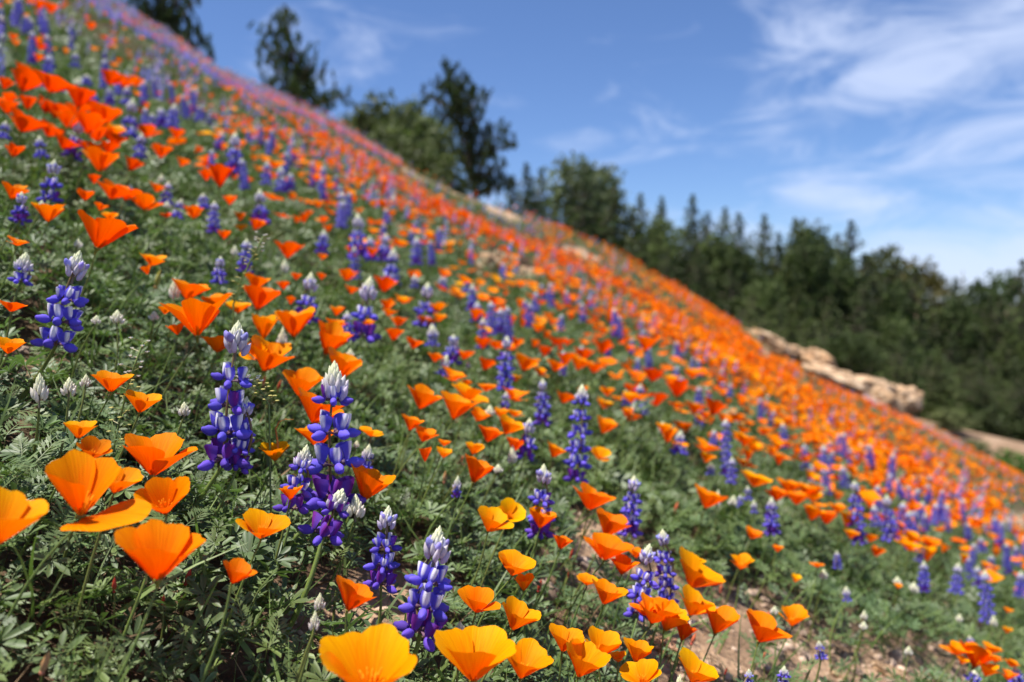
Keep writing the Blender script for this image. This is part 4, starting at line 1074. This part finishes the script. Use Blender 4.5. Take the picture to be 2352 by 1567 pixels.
def camera_lean(side, tocam):
    return Vector((side, -tocam, 1.0)).normalized()
def poppy_spec(px, py, w, phi=3, toc=0.25, side=0.2, hue='o', t=None, L=None):
    sphi = math.sin(PHIS[phi] * 1.08)
    toc = toc * 0.5 - 0.12 if toc < 0.7 else toc * 0.7
    side = side * 0.9
    if t is None:
        t = hit(px, py + 0.28 * w, 0.115)
        if t is None: t = 10.0
        L = w * t / F / (2 * sphi)
        if L > 0.041: t *= 0.041 / L; L = 0.041
        if L < 0.017: L = 0.017 * 1.0; 
        L = w * t / F / (2 * sphi)
    P = Vector(ray(px, py) * t)
    ax = camera_lean(side, toc)
    base = P - ax * L * 0.50 * math.cos(PHIS[phi])
    gz = float(ground(base.x, base.y))
    return dict(kind='p', px=px, py=py, w=w, t=t, P=P, base=base, ax=ax, L=L, phi=phi, hue=hue, H=base.z - gz)
def lupine_spec(x0, y0, x1, y1, w, look=''):
    t = hit(x1, y1, 0.10) or 9.0
    W = w * t / F
    if W > 0.055: t *= 0.055 / W
    A, B = Vector(ray(x0, y0) * t), Vector(ray(x1, y1) * t)
    # stay clear of the ground
    while B.z - float(ground(B.x, B.y)) < 0.045 and t > 0.4:
        t *= 0.98; A, B = Vector(ray(x0, y0) * t), Vector(ray(x1, y1) * t)
    return dict(kind='l', px=(x0 + x1) / 2, py=(y0 + y1) / 2, w=w, hpx=y1 - y0, t=t, A=A, B=B, W=w * t / F, look=look)

specs_p = [poppy_spec(*e) for e in POP]
specs_l = [lupine_spec(*e) for e in LUP if e[5] != 'x']
specs_b = [lupine_spec(x, a, x - 2, b, w, 'bud') for x, a, b, w in BUDS if w > 2]

# the rest of the meadow, by density on the ground ------------------
GX = np.arange(0, 2353, 196)
OD = np.array([[8,11,26,50,56,60,60,60,52,52,52,52,52],[7,9,15,36,52,52,52,52,52,52,52,52,52],[7,9,15,28,46,56,60,60,60,60,60,60,60],[4,5,7,15,24,38,56,70,72,72,72,72,72],
               [1,2,4,8,15,28,50,62,76,90,90,90,90],[0,0,.3,1,3,8,16,36,44,70,88,90,90],[0,0,0,0,.5,1.2,2,5,14,28,44,54,60],[0,0,0,0,0,.3,.5,.8,1,2,3,5,6],[0,0,0,0,0,0,0,.3,.5,1,1,1.5,2]], float)
UD = np.array([[20,24,24,20,20,20,20,20,20,20,20,20,20],[11,15,20,24,24,24,24,24,24,24,24,24,24],[5,8,13,18,22,24,26,26,26,24,24,24,24],[2,4,6,10,12,14,16,18,18,16,16,16,16],
               [.5,.5,1,2,4,8,14,16,14,14,12,12,12],[0,0,0,.5,1,1,3,8,11,13,14,14,14],[0,0,0,0,0,0,.5,1.5,3,10,16,32,24],[0,0,0,0,0,0,.3,.5,1,2,3,4,6],[0,0,0,0,0,0,0,0,.3,.6,1,1.5,2]], float)
def grid(D, px, py):
    gx = np.clip(px / 196.0, 0, 11.999); gy = np.clip(py / 195.9, 0, 7.999)
    i, j = gx.astype(int), gy.astype(int); fx, fy = gx - i, gy - j
    return (D[j, i] * (1 - fx) + D[j, i + 1] * fx) * (1 - fy) + (D[j + 1, i] * (1 - fx) + D[j + 1, i + 1] * fx) * fy
def meadow(D, dmax, kind):
    n = int(0.86 * (CREST + 0.9) ** 2 * dmax)
    y = np.sqrt(rng.uniform(0.8, (CREST + 0.9) ** 2, n)); x = rng.uniform(-0.86, 0.86, n) * y
    z = ground(x, y)
    px, py, t = project(np.c_[x, y, z])
    d = grid(D, px, py - 0.12 * F / t)
    # drifts: clumps stretched along the slope
    a = math.radians(-27)
    c1 = vnoise(x * 0.6, y, 0.55, 21 if kind == 'p' else 31); c2 = vnoise(x, y, 0.18, 22 if kind == 'p' else 32)
    c3 = vnoise(x * 0.35 + y * 0.2, y, 1.5, 23 if kind == 'p' else 33)
    mlt = (0.15 + 1.7 * sm(0.30, 0.75, c1)) * (0.35 + 1.3 * sm(0.3, 0.8, c2)) * (0.22 + 1.55 * sm(0.22, 0.78, c3))
    fk = sm(2.2, 7.0, t)
    d = d * (mlt * fk + (0.55 + 0.9 * c2) * (1 - fk))
    sk = np.interp(px, SKX, SKY) - 14
    s = (py - sk)
    near_sky = (1 - sm(25, 70, s)) * (y > 7)
    if kind == 'p': d = d * (1 - 0.35 * near_sky * (px < 1250))
    else: d = d * (1 + 0.9 * near_sky * (px < 1350) - 0.35 * (px > 1450) * (y > 5))
    green = sm(1130, 1180, px) * (1 - sm(1500, 1560, px)) * sm(14, 22, s) * (1 - sm(38, 48, s)) + sm(1690, 1720, px) * (1 - sm(1770, 1800, px)) * sm(10, 18, s) * (1 - sm(30, 40, s))
    d = d * (1 - 0.85 * green)
    d = d * (1 - 0.97 * bare_h(px, py, t, 0.12))
    k = (rng.random(n) < d / dmax) & (px > -420) & (px < 2352 + 420) & (py < 1900) & (py > -400)
    # keep hand-placed neighbourhoods from doubling up
    hp = np.array([(s_['px'], s_['py'], s_['w']) for s_ in (specs_p if kind == 'p' else specs_l)])
    idx = np.where(k)[0]
    keep = []
    for q in idx:
        if t[q] < 4.2:
            hx, hy, _ = project(np.array([x[q], y[q], z[q] + 0.12]))
            dd = np.hypot(hp[:, 0] - hx, hp[:, 1] - hy)
            if np.any(dd < hp[:, 2] * 0.55): continue
            if kind == 'p' and t[q] < 1.35 and -40 < hx < 2390: continue
            if kind == 'l' and t[q] < 1.6 and -40 < hx < 2390: continue
        keep.append(q)
    keep = np.array(keep)
    return x[keep], y[keep], z[keep], px[keep], py[keep], t[keep]
far_p = meadow(OD * 2.6, 480, 'p')
far_l = meadow(UD * 1.6, 160, 'l')
print('meadow poppies', len(far_p[0]), 'lupines', len(far_l[0]))

def choose(specs, far, total, mkspec, margin=0):
    x, y, z, px, py, t = far
    need = max(0, total - len(specs))
    vis = (px > 0) & (px < 2352) & (py > 0) & (py < 1567)
    o = np.argsort(np.where(vis, t, 1e9))
    sel = o[:need]
    for q in sel: specs.append(mkspec(x[q], y[q], z[q]))
    m = np.ones(len(x), bool); m[sel] = False
    return x[m], y[m], z[m]
def mk_p(x, y, z):
    H = rf.uniform(0.09, 0.16); L = rf.uniform(0.019, 0.028); phi = rf.choice([0, 1, 2, 2, 3, 3, 4, 5])
    P = Vector((x + 0.02, y, z + H))
    px, py, t = project(np.array(P))
    hue = rf.choice('yoorrR') if px < 900 else rf.choice('yyooor')
    return poppy_spec(float(px), float(py), 2 * L * math.sin(PHIS[phi]) * F / float(t), phi, rf.uniform(0, .35), rf.uniform(0, .45), hue, float(t), L)
def mk_l(x, y, z):
    H = rf.uniform(0.07, 0.13); W = rf.uniform(0.026, 0.036); Lh = W * rf.uniform(1.5, 3.0)
    B = Vector((x, y, z + H)); A = B + Vector((rf.uniform(-.01, .01), rf.uniform(-.01, .01), Lh))
    px, py, t = project(np.array((A + B) / 2))
    return dict(kind='l', px=float(px), py=float(py), w=W * F / float(t), hpx=Lh * F / float(t), t=float(t), A=A, B=B, W=W, look='')
rest_p = choose(specs_p, far_p, 298, mk_p)
rest_l = choose(specs_l, far_l, 298 - len(specs_b), mk_l)

# ------------------------------------------------------------------ flowers: building them
STEM_G = [(1, 1, 1), (1.15, 1.1, 1.0), (0.85, 0.95, 1), (1.1, 0.9, 0.9)]
def add_stem(e, o0, p0, p1, rad, col=(1, 1, 1), name='stem'):
    d = p1 - p0
    s = rad / 0.008
    o = link(name, rf.choice(STEMS), e, frame(p0 - o0, d, rf.uniform(0, 6.28), (s, s, d.length)))
    o.color = (*col, 1)
    return o
def foot(base, lean=0.33, spread=0.12):
    H = max(0.05, base.z - float(ground(base.x, base.y)))
    x = base.x - H * rf.uniform(lean - spread, lean + spread); y = base.y + H * rf.uniform(-0.18, 0.12)
    return Vector((x, y, float(ground(x, y)) - 0.004))
def build_poppy(s, label, group=None):
    ft = foot(s['base'])
    e = thing('poppy', label, 'poppy', ft, group)
    L, phi, w = s['L'], s['phi'], s['w']
    add_stem(e, ft, ft, s['base'] - s['ax'] * L * 0.1, 0.0011 if w > 40 else 0.0010, rf.choice(STEM_G))
    yaw = rf.uniform(0, 6.28) if s.get('px') != 185 else -0.55
    Hm = frame(s['base'] - ft, s['ax'], yaw, L)
    hue = HUE[s['hue']]; k = rf.uniform(0.9, 1.1)
    hue = (hue[0], hue[1] * k, hue[2])
    for q in range(4):
        ph = min(5, max(0, phi + (rf.choice([0, 0, 0, 0, 1, -1]) if w > 26 else 0)))
        if s.get('px') == 185 and q == 0: ph = 5
        me = PETAL[(ph, rf.randrange(3))] if w > 34 else PETAL_LO[ph][q % 2]
        m = Hm @ Matrix.Rotation(q * math.pi / 2 + rf.uniform(-0.18, 0.18), 4, 'Z') @ Matrix.Rotation(rf.uniform(-0.08, 0.12), 4, 'Y') @ Matrix.Diagonal([rf.uniform(0.92, 1.06)] * 3 + [1])
        o = link('petal', me, e, m)
        kq = rf.uniform(0.90, 1.10)
        o.color = (hue[0] * (1 - 0.06 * abs(kq - 1) * 10), hue[1] * kq, hue[2], 1)
    if w > 34:
        link('stamens', STAMEN, e, Hm)
        link('receptacle', RECEPT, e, Hm)
    return e
LC = {}
def build_lupine(s, label, group=None):
    A, B, W = s['A'], s['B'], s['W']
    ln = (A - B).length; up = (A - B).normalized()
    look, w = s['look'], s['w']
    H = B.z - float(ground(B.x, B.y))
    ft = foot(B, 0.42 if w > 60 else 0.22, 0.12)
    if look == 'big' and w > 100: ft = foot(B, 0.55, 0.05)
    e = thing('lupine', label, 'lupine', ft, group)
    if look == 'bud':
        add_stem(e, ft, ft, B, 0.0012, (1.1, .9, .9))
        o = link('bud_tip', TIP_G if w > 14 else TIP, e, frame(B - ft, up, rf.uniform(0, 6), (W * 1.25, W * 1.25, ln)))
        n_leaf = 2 if w > 18 else 0
    else:
        add_stem(e, ft, ft, B, 0.0024 if w > 100 else 0.0015, rf.choice(STEM_G))
        th = min(ln * 0.40, W * (0.55 if look != 'short' else 1.1))
        if look == 'short': th = ln * 0.6
        body = ln - th * 0.75
        add_stem(e, ft, B, B + up * body, 0.0013 if w > 60 else 0.001, (1.2, 0.55, 0.9), 'spike_axis')
        sp = W * (0.46 if look == 'big' else 0.42 if look == 'tall' else 0.33 if look == 'dense' else 0.37)
        n = max(1, int(round(body / sp)))
        if look == 'low': n = max(n, 2)
        for k in range(n):
            z = body * (k + 0.15 + 0.35 * k / max(1, n - 1)) / n
            s_ = k / max(1, n - 1) if n > 1 else 0.5
            kind = 'old' if (k == 0 and n > 2 and rf.random() < 0.5) or look == 'low' else ('young' if k == n - 1 and n > 2 and rf.random() < .8 else 'fresh')
            if kind == 'young': z += sp * 0.25
            size = W * 0.5 * (1.0 - (0.30 * s_ ** 2 if look != 'wide' else 0.45 * s_))
            Wm = frame(B + up * z - ft, up, rf.uniform(0, 6.28), size)
            if w >= 44:
                nf = rf.choice([5, 5, 6]) if w > 60 else 6
                for q in range(nf):
                    a = 6.283 * (q + rf.uniform(-0.15, 0.15)) / nf
                    el = rf.uniform(-0.12, 0.15) + (1.0 if kind == 'young' else 0.12 * s_)
                    m = Wm @ Matrix.Rotation(a, 4, 'Z') @ yrot(el + rf.uniform(-.14, .14)) @ Matrix.Rotation(rf.uniform(-.35, .35), 4, 'X') @ Matrix.Diagonal([rf.uniform(0.9, 1.08)] * 3 + [1])
                    kd = kind
                    if kind == 'fresh' and rf.random() < 0.06: kd = 'old'
                    if w > 64:
                        o = link('floret', FLORET[kd][0], e, m)
                        b = link('banner', FLORET[kd][1], o, Matrix.Identity(4))
                    else: o = link('floret', FLORET[kd][2], e, m)
                    g = rf.uniform(0.72, 1.18); o.color = (g * rf.uniform(.9, 1.15), g, g, 1)
            else:
                o = link('floret_whorl', WHORL[(kind, k % 2)], e, Wm)
        z = body * ((n - 1 + 0.15) / n) + sp * 0.28 if n > 1 else body * 0.5
        z = ln - th * 1.2
        link('bud_tip', TIP, e, frame(B + up * z - ft, up, rf.uniform(0, 6), (W * 0.58 if look != 'short' else W * 0.9, W * 0.58 if look != 'short' else W * 0.9, th * 1.25)))
        n_leaf = 5 if w > 90 else (3 if w > 44 else (2 if w > 30 else 0))
    for q in range(n_leaf):
        f_ = rf.uniform(0.05, 0.62)
        p = ft.lerp(B, f_)
        a = rf.uniform(0, 6.283)
        c = p + Vector((math.cos(a), math.sin(a), 0.6)) * rf.uniform(0.012, 0.028)
        gz = float(ground(c.x, c.y)) + 0.02
        c.z = max(c.z, gz)
        add_stem(e, ft, p, c, 0.0007, (1.1, 1.1, 1), 'leaf_stalk')
        o = link('leaf', rf.choice(LEAF_ME), e, frame(c - ft, Vector((math.cos(a) * .5, math.sin(a) * .5 - .15, 1)), rf.uniform(0, 6), rf.uniform(0.014, 0.022)))
        g = rf.uniform(0.85, 1.2); o.color = (g, g, g, 1)
    return e

# labels: size, hue, then the nth one uphill/downhill/beyond/in front of something one can find
MARKS = [(770,1000,'the tallest blue lupine'),(525,900,'the twin dark-bottomed lupine'),(988,1330,'the stout white-tipped lupine'),(155,690,'the lupine leaning at the frame edge'),(195,1140,'the wide-open big poppy'),
 (850,1540,'the big yellow-orange poppy'),(236,534,'the winged lone poppy'),(1090,1525,'the frilled golden poppy'),(1330,990,'the five-tiered lupine'),(1245,1150,'the lupine above bare soil'),(1505,1320,'the pair of lupine spikes among poppies'),
 (2265,1370,'the tall corner lupine'),(2235,1508,'the corner poppy clump'),(1966,1175,'the tall lupine at the orange edge'),(1162,830,'the slim many-tiered lupine'),(843,700,'the broad branching lupine'),(455,733,'the crowded poppy cluster'),
 (210,280,'the dense red-orange drift'),(624,452,'the flat propeller poppy'),(822,540,'the dark lupine clump'),(300,265,'the bushy upper lupine'),(1165,620,'the hollowed sandstone rock'),(1990,890,'the sandstone outcrop'),
 (540,350,'the deep blue lupine thicket'),(1668,1025,'the tall blurred lupine'),(1735,1103,'the yellow-topped poppy clump'),(120,410,'the loose blue lupine'),(100,90,'the topmost corner poppies'),(1598,1322,'the long low golden poppy'),
 (1752,1446,'the drooping end poppy'),(1627,1148,'the lone slanting poppy'),(702,680,'the white-tipped lupine pair'),(1380,800,'the mid-slope orange mass'),(2110,1280,'the small yellow poppy group'),(980,700,'the neat white-tipped lupine')]
def make_labels(items, noun):
    buckets = {}
    for s in items:
        d = [(math.hypot(s['px'] - m[0], s['py'] - m[1]) + (1e6 if (math.hypot(s['px'] - m[0], s['py'] - m[1]) < 20) else 0), m) for m in MARKS]
        dist, m = min(d, key=lambda q: q[0])
        dx, dy = s['px'] - m[0], s['py'] - m[1]
        if abs(dx) > abs(dy): rel = 'downhill of' if dx > 0 else 'uphill of'
        else: rel = 'beyond' if dy < 0 else 'in front of'
        buckets.setdefault((m[2], rel), []).append((dist, s))
    for (m, rel), L_ in buckets.items():
        L_.sort(key=lambda q: q[0])
        for k, (dist, s) in enumerate(L_):
            w = s['w']
            if noun == 'poppy':
                size = 'large' if w > 85 else 'mid-sized' if w > 48 else 'small' if w > 28 else 'tiny'
                d1 = f"{size} {HNAME[s['hue']]} poppy"
            elif noun == 'bud': d1 = 'closed cream lupine bud spike'
            elif noun == 'pbud': d1 = 'closed pointed poppy bud'
            else: d1 = ('tall tiered' if s['hpx'] > 2.6 * w else 'bushy' if s['look'] == 'wide' else 'short' if s['look'] == 'short' else 'white-tipped') + ' blue lupine'
            o = ordn[k] if k < len(ordn) else f'{k + 1}th'
            s['label'] = f"{d1}, {o} {rel} {m}"
SPECIAL = {(185, 1132): 'widest open orange poppy with one petal lying flat, low on the near slope', (850, 1545): 'big yellow-orange poppy cut by the bottom edge, largest there', (365, 1282): 'large orange cup poppy on a long stem below the wide-open one',
 (2, 1198): 'large golden poppy cut off by the frame edge beside the wide-open one', (1088, 1520): 'frilled golden poppy at the bottom edge beside the big yellow-orange one', (236, 534): 'lone orange poppy with pointed wing petals above the leaning lupine',
 (632, 1040): 'yellow poppy with a curled dry thread, between the two tall lupines', (375, 1152): 'round cup poppy showing its yellow stamens to the viewer', (352, 1050): 'broad shallow orange cup just above the one showing stamens',
 (728, 942): 'large orange poppy half hidden behind the tallest blue lupine', (455, 733): 'biggest poppy of the crowded cluster above the twin lupine', (624, 452): 'flat open poppy spread like a propeller before dark lupines'}
make_labels(specs_p, 'poppy'); make_labels(specs_l, 'lupine'); make_labels(specs_b, 'bud')
for s in specs_p:
    if (s['px'], s['py']) in SPECIAL: s['label'] = SPECIAL[(s['px'], s['py'])]
LSPEC = {0: 'blue lupine leaning on a thick stem at the frame edge, pink tinged top', 1: 'tall blue lupine with dark lowest flowers, left spike of a touching pair', 2: 'shorter blue spike behind the dark-bottomed lupine', 3: 'tallest blue lupine with a white bud crown, sharp in the middle foreground',
         4: 'small blue spike tucked against the foot of the tallest lupine', 5: 'purple bottom cluster on the thick stem under the tallest lupine', 6: 'stout dense blue lupine with a cream and pink tip above the bottom poppies', 7: 'three-tiered lupine just behind the stout dense one'}
LSPEC[1] = 'tall blue lupine with dark lowest flowers, larger spike of a touching pair'; LSPEC[3] = 'tallest blue lupine with a white bud crown, sharpest flower of all'
for k, v in LSPEC.items(): specs_l[k]['label'] = v
for s in specs_p: build_poppy(s, s['label'], 'orange poppies growing across the hillside')
for s in specs_l + specs_b: build_lupine(s, s['label'], 'blue lupines growing across the hillside' if s['look'] != 'bud' else 'unopened lupine spikes')

# closed poppy buds
def pbud_mesh():
    t = T(); v, f, c = ellipsoid(0, 0, 0, 0.5, 0.15, 0.15, 8, 7, point=0.85)
    v = [(p[1], p[2], p[0] + 0.5) for p in v]
    t.add(v, f, [mixc((1, 1, 1), (1.3, 1.2, 0.7), p[2]) for p in v])
    v, f = tube([(0, 0, -0.10), (0, 0, -0.0), (0, 0, 0.08)], [0.05, 0.11, 0.10], 8); t.add(v, f, (1.1, 0.7, 0.7))
    return t.mesh('bud', M['pod'])
PB = pbud_mesh()
PCOL = {'r': (0.35, 0.04, 0.03), 't': (0.42, 0.24, 0.14), 'g': (0.32, 0.30, 0.08), 'p': (0.62, 0.16, 0.10)}
pbs = []
for x, y, l, c in PBUDS:
    t = hit(x, y + l / 2, 0.05) or 2
    pbs.append(dict(px=x, py=y, w=l, t=t, c=c, P=Vector(ray(x, y + l * 0.45) * t), look='', hpx=l))
make_labels(pbs, 'pbud')
for s in pbs:
    ft = foot(s['P'], 0.3)
    cn = {'r': 'dark red', 't': 'tan', 'g': 'yellow green', 'p': 'pink'}[s['c']]
    e = thing('poppy_bud', s['label'].replace('closed pointed', f'{cn} pointed'), 'bud', ft, 'closed poppy buds')
    L = s['w'] * s['t'] / F
    add_stem(e, ft, ft, s['P'], 0.0009, (1.0, 0.8, 0.7))
    o = link('bud', PB, e, frame(s['P'] - ft, Vector((rf.uniform(0, .5), -.1, 1)), 0, L)); o.color = (*PCOL[s['c']], 1)

# wild herbs with round pods and tiny pale flowers
def herb(pts, t, label, seed):
    r_ = random.Random(seed)
    W_ = [Vector(ray(*p) * t) for p in pts]
    ft = Vector((W_[0].x, W_[0].y, float(ground(W_[0].x, W_[0].y)) - 0.003))
    e = thing('pepperweed', label, 'wild herb', ft)
    path = [Vector((0, 0, 0))] + [p - ft for p in W_]
    t_ = T(); v, f = tube(path, [0.0008] * len(path), 4); t_.add(v, f); link('stem', t_.mesh('stem', M['stem']), e)
    total = len(path) - 1
    for k in range(34):
        s = (k + 1) / 34; q = 1 + s * (total - 1 - 1e-3); i = int(q); p = path[i].lerp(path[min(i + 1, total)], q - i)
        a = k * 2.4; d = Vector((math.cos(a), math.sin(a), 0.35)) * (0.006 + 0.003 * r_.random())
        tt = T(); v, f = tube([p, p + d], 0.00022, 3); tt.add(v, f, (0.35, 0.3, 0.1))
        if s < 0.62:
            v, f, c = ellipsoid(0, 0, 0, 0.0018, 0.0018, 0.0006, 6, 4)
            v = [Vector(x_) + p + d for x_ in v]; tt.add(v, f, (0.40, 0.36, 0.10)); nm = 'seed_pod'
        else:
            for b in range(4):
                bb = Vector((math.cos(b * 1.57 + a), math.sin(b * 1.57 + a), 0.3)) * 0.0018
                tt.add([p + d, p + d + bb * 0.6 + Vector((0, 0, .0006)), p + d + bb, p + d + bb * 0.6 - Vector((0, 0, .0004))], [(0, 1, 2, 3)], (0.85, 0.82, 0.78))
            v, f, c = ellipsoid(0, 0, 0, 0.0008, 0.0008, 0.0008, 5, 3); tt.add([Vector(x_) + p + d for x_ in v], f, (0.75, 0.70, 0.5)); nm = 'floret'
        link(nm, tt.mesh(nm, M['pod'], smooth=False), e)
herb([(536, 700), (552, 650), (575, 600), (592, 570), (606, 540)], 0.78, 'thin wild herb with round pods rising before the crowded poppy cluster', 1)
herb([(252, 1075), (270, 990), (290, 900), (305, 850), (330, 785)], 0.60, 'thin wild herb with flat round seed pods beside the small orange poppies', 2)
herb([(618, 930), (600, 900), (580, 880), (560, 872)], 0.60, 'tiny white flowered herb reaching past the twin lupine', 3)
# dry curled thread on the yellow poppy
yp = [s for s in specs_p if s['px'] == 632][0]
t_ = T(); pts = [Vector(ray(x, y) * yp['t']) for x, y in ((640, 1045), (637, 1010), (633, 985), (640, 970), (655, 963), (675, 964))]
e = thing('dry_stalk', 'curled dry orange stalk sticking up from the yellow poppy', 'stalk', pts[0])
v, f = tube([p - pts[0] for p in pts], [0.0009, 0.0008, 0.0007, 0.0005, 0.0003, 0.0002], 5); t_.add(v, f, (1.3, 0.7, 0.3)); link('stalk', t_.mesh('stalk', M['straw']), e)

# ------------------------------------------------------------------ the rest of the bloom as masses
def tplane(kind_rest, tmpls, name, label, mat, Sfun, Hfun, cmf, tilt):
    x, y, z = kind_rest
    n = len(x)
    S = Sfun(n); P = np.c_[x, y, z + Hfun(n)]
    Rm = rots(rng.uniform(0, 6.28, n), rng.normal(0.2, tilt, n), rng.normal(-0.12, tilt, n))
    cm = cmf(n, x, y); idx = rng.integers(0, len(tmpls), n)
    V, Fc, Cc = join_parts([scatter(tm, P[idx == k], Rm[idx == k], S[idx == k], cm[idx == k]) for k, tm in enumerate(tmpls)])
    o = big_mesh(name, V, Fc, Cc, M[mat]); o['kind'] = 'stuff'; o['label'] = label
    print(name, n, len(Fc))
def far_poppy_T(phi, seed):
    t = T()
    for q in range(4):
        p = petal_T(phi, seed + q, 3, 3)
        p.c = [mixc((0.95, 0.72, 1), (1, 1.1, 1), u[1]) for u in p.uv]
        t.merge(p, Matrix.Rotation(q * math.pi / 2 + 0.1 * q, 4, 'Z'))
    return t
def pc(n, x, y):
    g = np.exp(rng.normal(0, 0.20, n)) * (0.75 + 0.5 * vnoise(x, y, 0.9, 41))
    r_ = rng.uniform(0.9, 1.0, n)
    return np.c_[r_, g, np.ones(n)]
tplane(rest_p, [far_poppy_T(0.42, 1), far_poppy_T(0.75, 1), far_poppy_T(0.95, 5), far_poppy_T(1.15, 9)], 'poppy_bloom', 'countless distant orange poppies in drifts up to the ridge', 'petal_far',
       lambda n: rng.uniform(0.020, 0.031, n), lambda n: rng.uniform(0.07, 0.15, n), pc, 0.25)
def far_lupine_T(seed, nw=4, nf=4):
    t = T(); r_ = random.Random(seed)
    for k in range(nw):
        for q in range(nf):
            a = 6.283 * (q + 0.5 * (k % 2) + r_.uniform(-.2, .2)) / nf
            sz = 0.5 * (1 - 0.3 * k / nw)
            ca, sa = math.cos(a), math.sin(a); z = 0.55 * k
            def P(x, y, zz): return (x * ca * sz - y * sa * sz, x * sa * sz + y * ca * sz, z + zz * sz)
            t.add([P(.25, 0, 0), P(.65, .3, 0), P(1, 0, 0), P(.65, -.3, 0), P(.65, 0, .3), P(.65, 0, -.3)], [(0, 1, 4), (1, 2, 4), (2, 3, 4), (3, 0, 4), (1, 2, 3)], BLUE2)
            t.add([P(.35, -.28, .15), P(.45, 0, .1), P(.35, .28, .15), P(.3, 0, .9)], [(0, 1, 3), (1, 2, 3)], [BLUE, mixc(WHITE, BLUE, 0.3), BLUE, mixc(WHITE, BLUE, 0.5)])
    v, f, c = ellipsoid(0, 0, 0, 0.42, 0.22, 0.22, 4, 3, colf=lambda x, y, zz: mixc((0.42, 0.36, 0.62), (0.62, 0.62, 0.5), 0.5 + 0.5 * x))
    t.add([(p[1], p[2], p[0] + 0.55 * nw + 0.25) for p in v], f, c)
    return t
def lc(n, x, y):
    g = np.exp(rng.normal(0, 0.18, n)); wm = rng.uniform(0.85, 1.15, n)
    return np.c_[g * wm, g, g * 0.95]
tplane(rest_l, [far_lupine_T(1, 4, 3), far_lupine_T(2, 3, 4), far_lupine_T(3, 5, 3)], 'lupine_bloom', 'countless distant blue lupine spikes between the poppies', 'lupine',
       lambda n: rng.uniform(0.024, 0.034, n), lambda n: rng.uniform(0.05, 0.11, n), lc, 0.10)
